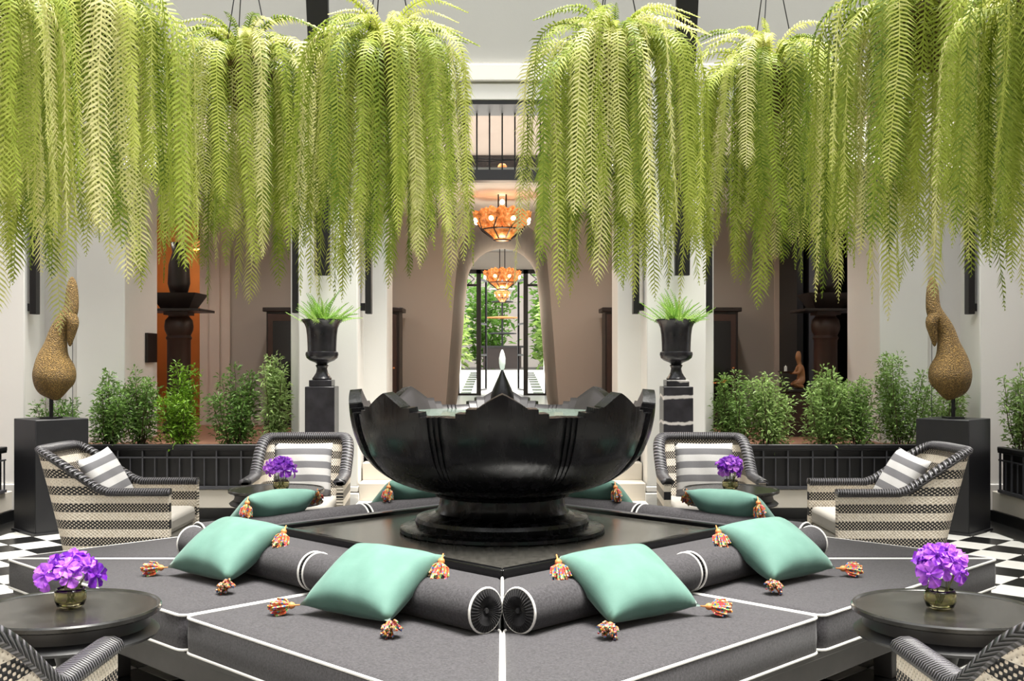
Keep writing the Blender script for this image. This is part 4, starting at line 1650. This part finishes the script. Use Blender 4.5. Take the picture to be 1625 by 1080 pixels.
# kneeling statue with tray on a brown stand
sx_, sy_, sz_ = 3.10, 11.55, 1.14
o = empty('statue_stand', (sx_, sy_, FZ), label='brown wooden stand under the kneeling statue', cat='stand')
bx('stand_body', M['wood'], o, -0.13, 0.13, -0.13, 0.13, 0, sz_ - FZ - 0.03, 0.006)
bx('stand_top', M['dwood'], o, -0.15, 0.15, -0.15, 0.15, sz_ - FZ - 0.03, sz_ - FZ - 0.001, 0.004)
M['carved'] = simple('carved_ochre_wood', '#9c6a42', 0.5, var=0.2, scale=14)


def skin_figure(name, verts, edges, radii, mat, parent, root=0):
    me = bpy.data.meshes.new(name)
    me.from_pydata(verts, edges, [])
    me.materials.append(mat)
    ob = link(name, me, parent)
    sk = ob.modifiers.new('skin', 'SKIN')
    sk.use_smooth_shade = True
    for i, r in enumerate(radii):
        me.skin_vertices[0].data[i].radius = (r, r) if not isinstance(r, tuple) else r
        me.skin_vertices[0].data[i].use_root = (i == root)
    sb = ob.modifiers.new('sub', 'SUBSURF')
    sb.levels = sb.render_levels = 2
    return ob


stt = empty('kneeling_statue', (sx_, sy_, sz_), label='small carved wooden statue of a kneeling figure holding out a tray', cat='statue')
# facing -x (towards the centre)
V = [(0.04, 0, 0.08), (0.035, 0, 0.14), (0.02, 0, 0.22), (0.015, 0, 0.255), (0.01, 0, 0.285), (0.0, 0, 0.325), (0.005, 0, 0.37), (0.005, 0, 0.40),   # pelvis, waist, chest, neck base, neck, head, top, topknot
     (0.03, -0.035, 0.07), (-0.06, -0.05, 0.05), (0.05, -0.05, 0.02), (0.03, 0.035, 0.07), (-0.06, 0.05, 0.05), (0.05, 0.05, 0.02),
     (0.02, -0.06, 0.235), (-0.01, -0.075, 0.17), (-0.075, -0.05, 0.165), (0.02, 0.06, 0.235), (-0.01, 0.075, 0.17), (-0.075, 0.05, 0.165)]
E = [(0, 1), (1, 2), (2, 3), (3, 4), (4, 5), (5, 6), (6, 7), (0, 8), (8, 9), (9, 10), (0, 11), (11, 12), (12, 13), (2, 14), (14, 15), (15, 16), (2, 17), (17, 18), (18, 19)]
Rr = [0.05, 0.042, 0.048, 0.03, 0.022, 0.036, 0.03, 0.014, 0.038, 0.03, 0.02, 0.038, 0.03, 0.02, 0.024, 0.018, 0.012, 0.024, 0.018, 0.012]
skin_figure('carved_body', V, E, Rr, M['carved'], stt)
tr = empty('offering_tray', (sx_ - 0.13, sy_, sz_ + 0.165), label='dark tray with a white candle held by the kneeling statue', cat='tray')
MB().lathe([(0.02, 0.0), (0.06, 0.004), (0.085, 0.02), (0.08, 0.022), (0.055, 0.01), (0.001, 0.008)], 20).build('dish', M['dwood'], tr, smooth=30)
MB().lathe([(0.016, 0.008), (0.016, 0.07), (0.004, 0.075), (0.001, 0.085)], 12).build('candle', M['piping'], tr, smooth=30)

# =================================================================== CHANDELIERS
def make_chandelier(top):
    o = empty('lotus_chandelier', (0, 0, 0))
    for a in (PI / 4, 3 * PI / 4, 5 * PI / 4, 7 * PI / 4):
        MB().tube([(0.06 * math.cos(a), 0.06 * math.sin(a), -0.12), (0.06 * math.cos(a), 0.06 * math.sin(a), top)], 0.009, 6).build('hanging_rod', M['iron'], o)
    gm = MB()
    seg, rows = 10, 7
    vs, fs = [], []
    for i in range(rows + 1):            # scalloped shell: half-open cup
        t = i / rows
        r = 0.105 * math.sin(0.35 + t * 1.6)
        for k in range(seg * 2):
            a = 2 * PI * k / (seg * 2)
            rr = r * (1 + (0.08 * math.cos(5 * a) if i == rows else 0.02 * math.cos(5 * a)))
            vs.append((rr * math.cos(a), rr * math.sin(a), -0.09 + 0.2 * t + (0.02 * math.cos(5 * a) if i == rows else 0)))
    for i in range(rows):
        for k in range(seg * 2):
            k2 = (k + 1) % (seg * 2)
            fs.append((i * seg * 2 + k, i * seg * 2 + k2, (i + 1) * seg * 2 + k2, (i + 1) * seg * 2 + k))
    fs.append(tuple(reversed(range(seg * 2))))
    me = gm.add(vs, fs).mesh('glass_shade', M['amber'], True)
    bm_ = MB().lathe([(0.001, -0.03), (0.02, -0.02), (0.026, 0.0), (0.018, 0.02), (0.001, 0.03)], 12, cap=False).mesh('bulb', M['bulb'], True)
    ribm = MB().tube([(0.0, -0.02, 0.05), (0.02, -0.11, 0.0), (0.0, -0.06, -0.12), (0, 0.04, -0.16)], 0.007, 5).mesh('scroll_arm', M['iron'])
    for k in range(8):
        a = 2 * PI * k / 8 + PI / 8
        s = link('glass_shade', me, o, (0.205 * math.cos(a), 0.205 * math.sin(a), 0.0), (0, 0.35, a))
        b = link('bulb', bm_, s, (0.095, 0, 0.03))
        MB().tube([(0.1 * math.cos(a), 0.1 * math.sin(a), 0.04), (0.3 * math.cos(a + .2), 0.3 * math.sin(a + .2), 0.0), (0.24 * math.cos(a), 0.24 * math.sin(a), -0.1), (0.1 * math.cos(a), 0.1 * math.sin(a), -0.2)], 0.007, 5).build('scroll_arm', M['iron'], o)
    MB().lathe([(0.085, -0.215), (0.13, -0.17), (0.21, -0.1)], 24, cap=True).build('lower_basket', M['amber'], o, smooth=True)
    for r, z in ((0.215, -0.098), (0.09, -0.216), (0.1, 0.05)):
        MB().tube([(r * math.cos(a), r * math.sin(a), z) for a in [2 * PI * i / 24 for i in range(24)]], 0.008, 5, closed=True).build('metal_ring', M['iron'], o)
    return o


for i, (y, z, lb) in enumerate(((12.0, 2.96, 'amber glass lotus chandelier hanging in the gallery above the arch'), (18.4, 2.83, 'amber glass lotus chandelier hanging in the hall beyond the arch'),
                                (30.0, 3.2, 'small far chandelier beyond the glass doors'))):
    c = make_chandelier((0.285, 0.99, 0.95)[i])
    c.location = (0, y, z)
    if i == 0:
        link('bulb', bpy.data.meshes['bulb'], c, (0, -0.02, 0.2), scale=(1, 1, 1))
    if i == 2: c.scale = (0.7, 0.7, 0.9)
    tag(c, lb, 'chandelier', 'lotus chandeliers')
    ld = bpy.data.lights.new('chandelier_light', 'POINT')
    ld.energy = (18, 45, 10)[i]
    ld.color = (1.0, 0.82, 0.62)
    ld.shadow_soft_size = 0.15
    lo = bpy.data.objects.new('chandelier_light', ld)
    col.objects.link(lo)
    lo.parent = c
    lo.location = (0, 0, -0.5)
# carriers of the chandelier rods
tag(bx('ceiling_hall', M['plaster'], None, -2.6, 2.6, 17.3, 24.6, 3.83, 3.95), 'white ceiling of the hall beyond the arch', kind='structure')
tag(bx('trim_3', M['iron'], None, -1.4, 1.4, 29.85, 30.15, 4.05, 4.15), 'dark pergola beam over the garden path', kind='structure')
for s in (-1, 1):
    bx('pergola_post', M['plaster'], bpy.data.objects['trim_3'], s * 1.25 - 0.12, s * 1.25 + 0.12, 29.8, 30.2, 0.85, 4.06)
for s in (-1, 1):
    for xx, nm in ((0.95, 'near the arch'), (2.5, 'before the cabinet'), (4.2, 'before the doorway')):  # added lights, out of view, that brighten the gallery walls
        dl = empty('gallery_fill_light', (s * xx, 12.1, WT - 0.012), label='added round gallery fill light %s, %s side' % (nm, 'left' if s < 0 else 'right'), cat='added light', group='added gallery fill lights')
        MB().lathe([(0.05, 0.0), (0.075, 0.0), (0.075, 0.012), (0.05, 0.012)], 20).build('trim_ring', M['piping'], dl)
        MB().lathe([(0.001, 0.004), (0.05, 0.004)], 16, cap=False).build('lens', M['bulb'], dl)
        ld = bpy.data.lights.new('fill_spot', 'SPOT')
        ld.energy = 38
        ld.color = (1.0, 0.92, 0.84)
        ld.spot_size = math.radians(150)
        ld.spot_blend = 0.8
        ld.shadow_soft_size = 0.06
        lo = bpy.data.objects.new('fill_spot', ld)
        col.objects.link(lo)
        lo.parent = dl
        lo.location = (0, 0, -0.02)
# warm lamp in the ochre room, hung from its ceiling
lamp = empty('room_lamp', (-4.1, 14.9, 2.95), label='warm pendant lamp inside the ochre room', cat='lamp')
MB().tube([(0, 0, 0.1), (0, 0, 0.65)], 0.008, 6).build('cord', M['iron'], lamp)
MB().lathe([(0.05, 0.1), (0.12, 0.0), (0.125, -0.02), (0.11, -0.02), (0.04, 0.09)], 20, cap=False).build('lamp_shade', M['amber'], lamp, smooth=True)
ld = bpy.data.lights.new('room_lamp_light', 'POINT')
ld.energy = 14
ld.color = (1.0, 0.72, 0.45)
ld.shadow_soft_size = 0.1
lo = bpy.data.objects.new('room_lamp_light', ld)
col.objects.link(lo)
lo.parent = lamp
lo.location = (0, 0, -0.08)

# =================================================================== GARDEN BEYOND
gt = empty('console_table', (0, 34.8, 1.1), label='dark console table at the end of the garden path', cat='table')
bx('table_top', M['black'], gt, -0.75, 0.75, -0.25, 0.25, 0.72, 0.78)
bx('table_body', M['dwood'], gt, -0.6, 0.6, -0.2, 0.2, 0.06, 0.72)
for sx in (-0.7, 0.7):
    for sy in (-0.2, 0.2):
        bx('leg', M['black'], gt, sx - 0.03, sx + 0.03, sy - 0.03, sy + 0.03, 0, 0.72)
tg = empty('tiered_stand', (0, 34.8, 1.881), label='tall tiered lamp stand on the far console table', cat='stand')
MB().tube([(0, 0, 0), (0, 0, 1.9)], 0.03, 8).build('pole', M['iron'], tg)
for z, r in ((0.35, 0.45), (0.85, 0.5), (1.35, 0.35), (1.75, 0.4)):
    MB().lathe([(0.02, z), (r, z + 0.02), (r, z + 0.05), (0.02, z + 0.09)], 20).build('tier_dish', M['bead'] if z in (0.85,) else M['piping'] if z == 1.75 else M['iron'], tg)
for i, (x, y, h, sp, lb) in enumerate(((-1.7, 37, 2.2, 1.0, 'leafy garden bush left of the far console'), (1.8, 37.5, 2.4, 1.0, 'leafy garden bush right of the far console'),
                                       (-0.5, 39.5, 3.6, 1.2, 'tall garden tree behind the far console'), (2.0, 43, 4.4, 1.3, 'tall pale garden tree at the end of the view'),
                                       (-2.9, 33, 1.7, 0.8, 'low garden bush beside the path on the left'), (2.9, 33, 1.7, 0.8, 'low garden bush beside the path on the right'))):
    zb = 1.1 if y > 34.5 else 0.7
    shrub('garden_bush', x, y, zb, h, sp, 1500, M['garden'], lb, L=0.3, W=0.06, group='garden bushes beyond the doors', cat='bush')
tag(bx('ground_side', M['soil'], None, -14, -3.0, 24.6, 34.5, 0.3, 0.69), 'garden bed left of the path', kind='structure')
tag(bx('ground_side_right', M['soil'], None, 3.0, 14, 24.6, 34.5, 0.3, 0.69), 'garden bed right of the path', kind='structure')

# =================================================================== HANGING FERNS
random.seed(21)
variants = []
for k in range(52):
    reach = 0.08 + 0.42 * (k / 51)
    length = random.uniform(1.25, 1.75)
    variants.append(frond_mesh('frond', reach, length + reach * 0.9, random.uniform(0.5, 1.05), random.uniform(0.075, 0.098), M['fern'], 0.03, random.uniform(0.06, 0.13), pw=0.0068, sway=0.06, twist=random.uniform(-1.1, 1.1)))
crown = [frond_mesh('crown_frond', random.uniform(0.2, 0.35), random.uniform(0.4, 0.7), random.uniform(1.0, 1.4), 0.05, M['fern'], 0.02, 0.5, hang=random.uniform(0.1, 0.6)) for _ in range(8)]


def hanging_fern(x, y, zb, label, sxy=1.0, sz=1.0, n=120, dark=0.0):
    o = empty('hanging_fern', (x, y, zb), label=label, cat='fern', group='hanging ferns over the courtyard')
    MB().lathe([(0.05, -0.28), (0.13, -0.22), (0.18, -0.1), (0.2, 0.0), (0.19, 0.03), (0.12, 0.07), (0.02, 0.09)], 24).build('moss_basket', M['moss'], o, smooth=True)
    top = 6.3 - zb
    for a in (0, 2 * PI / 3, 4 * PI / 3):
        MB().tube([(0.19 * math.cos(a), 0.19 * math.sin(a), 0.02), (0.01 * math.cos(a), 0.01 * math.sin(a), min(0.9, top * .5)), (0.0, 0, top)], 0.004, 5).build('hanging_wire', M['iron'], o)
    for k in range(n):
        v = int((k / n) ** 0.75 * 52)
        a = 2 * PI * k * 0.618 + random.uniform(-.25, .25)
        s = random.uniform(0.92, 1.08)
        z = random.uniform(-0.12, 0.08)
        ln = random.uniform(0.66, 1.0)
        link('frond', variants[min(v, 51)], o, (0.07 * math.cos(a), 0.07 * math.sin(a), z), (random.uniform(-.05, .05), random.uniform(-.05, .05), a), (s * sxy, s * sxy, ln * sz))
    for k in range(30):
        a = 2 * PI * k * 0.618 + random.uniform(-.3, .3)
        s = random.uniform(0.7, 1.2)
        link('crown_frond', crown[k % 8], o, (0.04 * math.cos(a), 0.04 * math.sin(a), 0.05), (0, 0, a), (s, s, s))
    return o


for (pxx, d, ztop, sxy, szz, n, lb) in (
        (612, 6.8, 3.30, 0.84, 1.0, 115, 'hanging fern left of the central window'),
        (974, 6.8, 3.30, 0.86, 0.97, 118, 'hanging fern right of the central window'),
        (388, 7.5, 3.42, 0.9, 1.0, 105, 'hanging fern in front of the ochre doorway'),
        (1222, 7.5, 3.38, 0.92, 1.0, 105, 'hanging fern in front of the dark doorway'),
        (120, 6.0, 3.30, 0.98, 1.0, 115, 'hanging fern above the left nest sculpture'),
        (1475, 6.0, 3.30, 0.98, 1.0, 115, 'hanging fern above the right nest sculpture'),
        (-62, 4.9, 3.05, 0.75, 0.85, 90, 'hanging fern cut off by the left edge'),
        (1690, 4.9, 3.05, 0.75, 0.85, 90, 'hanging fern cut off by the right edge')):
    p = px(pxx, 0, d)
    hanging_fern(p.x, d, ztop, lb, sxy, szz, n)
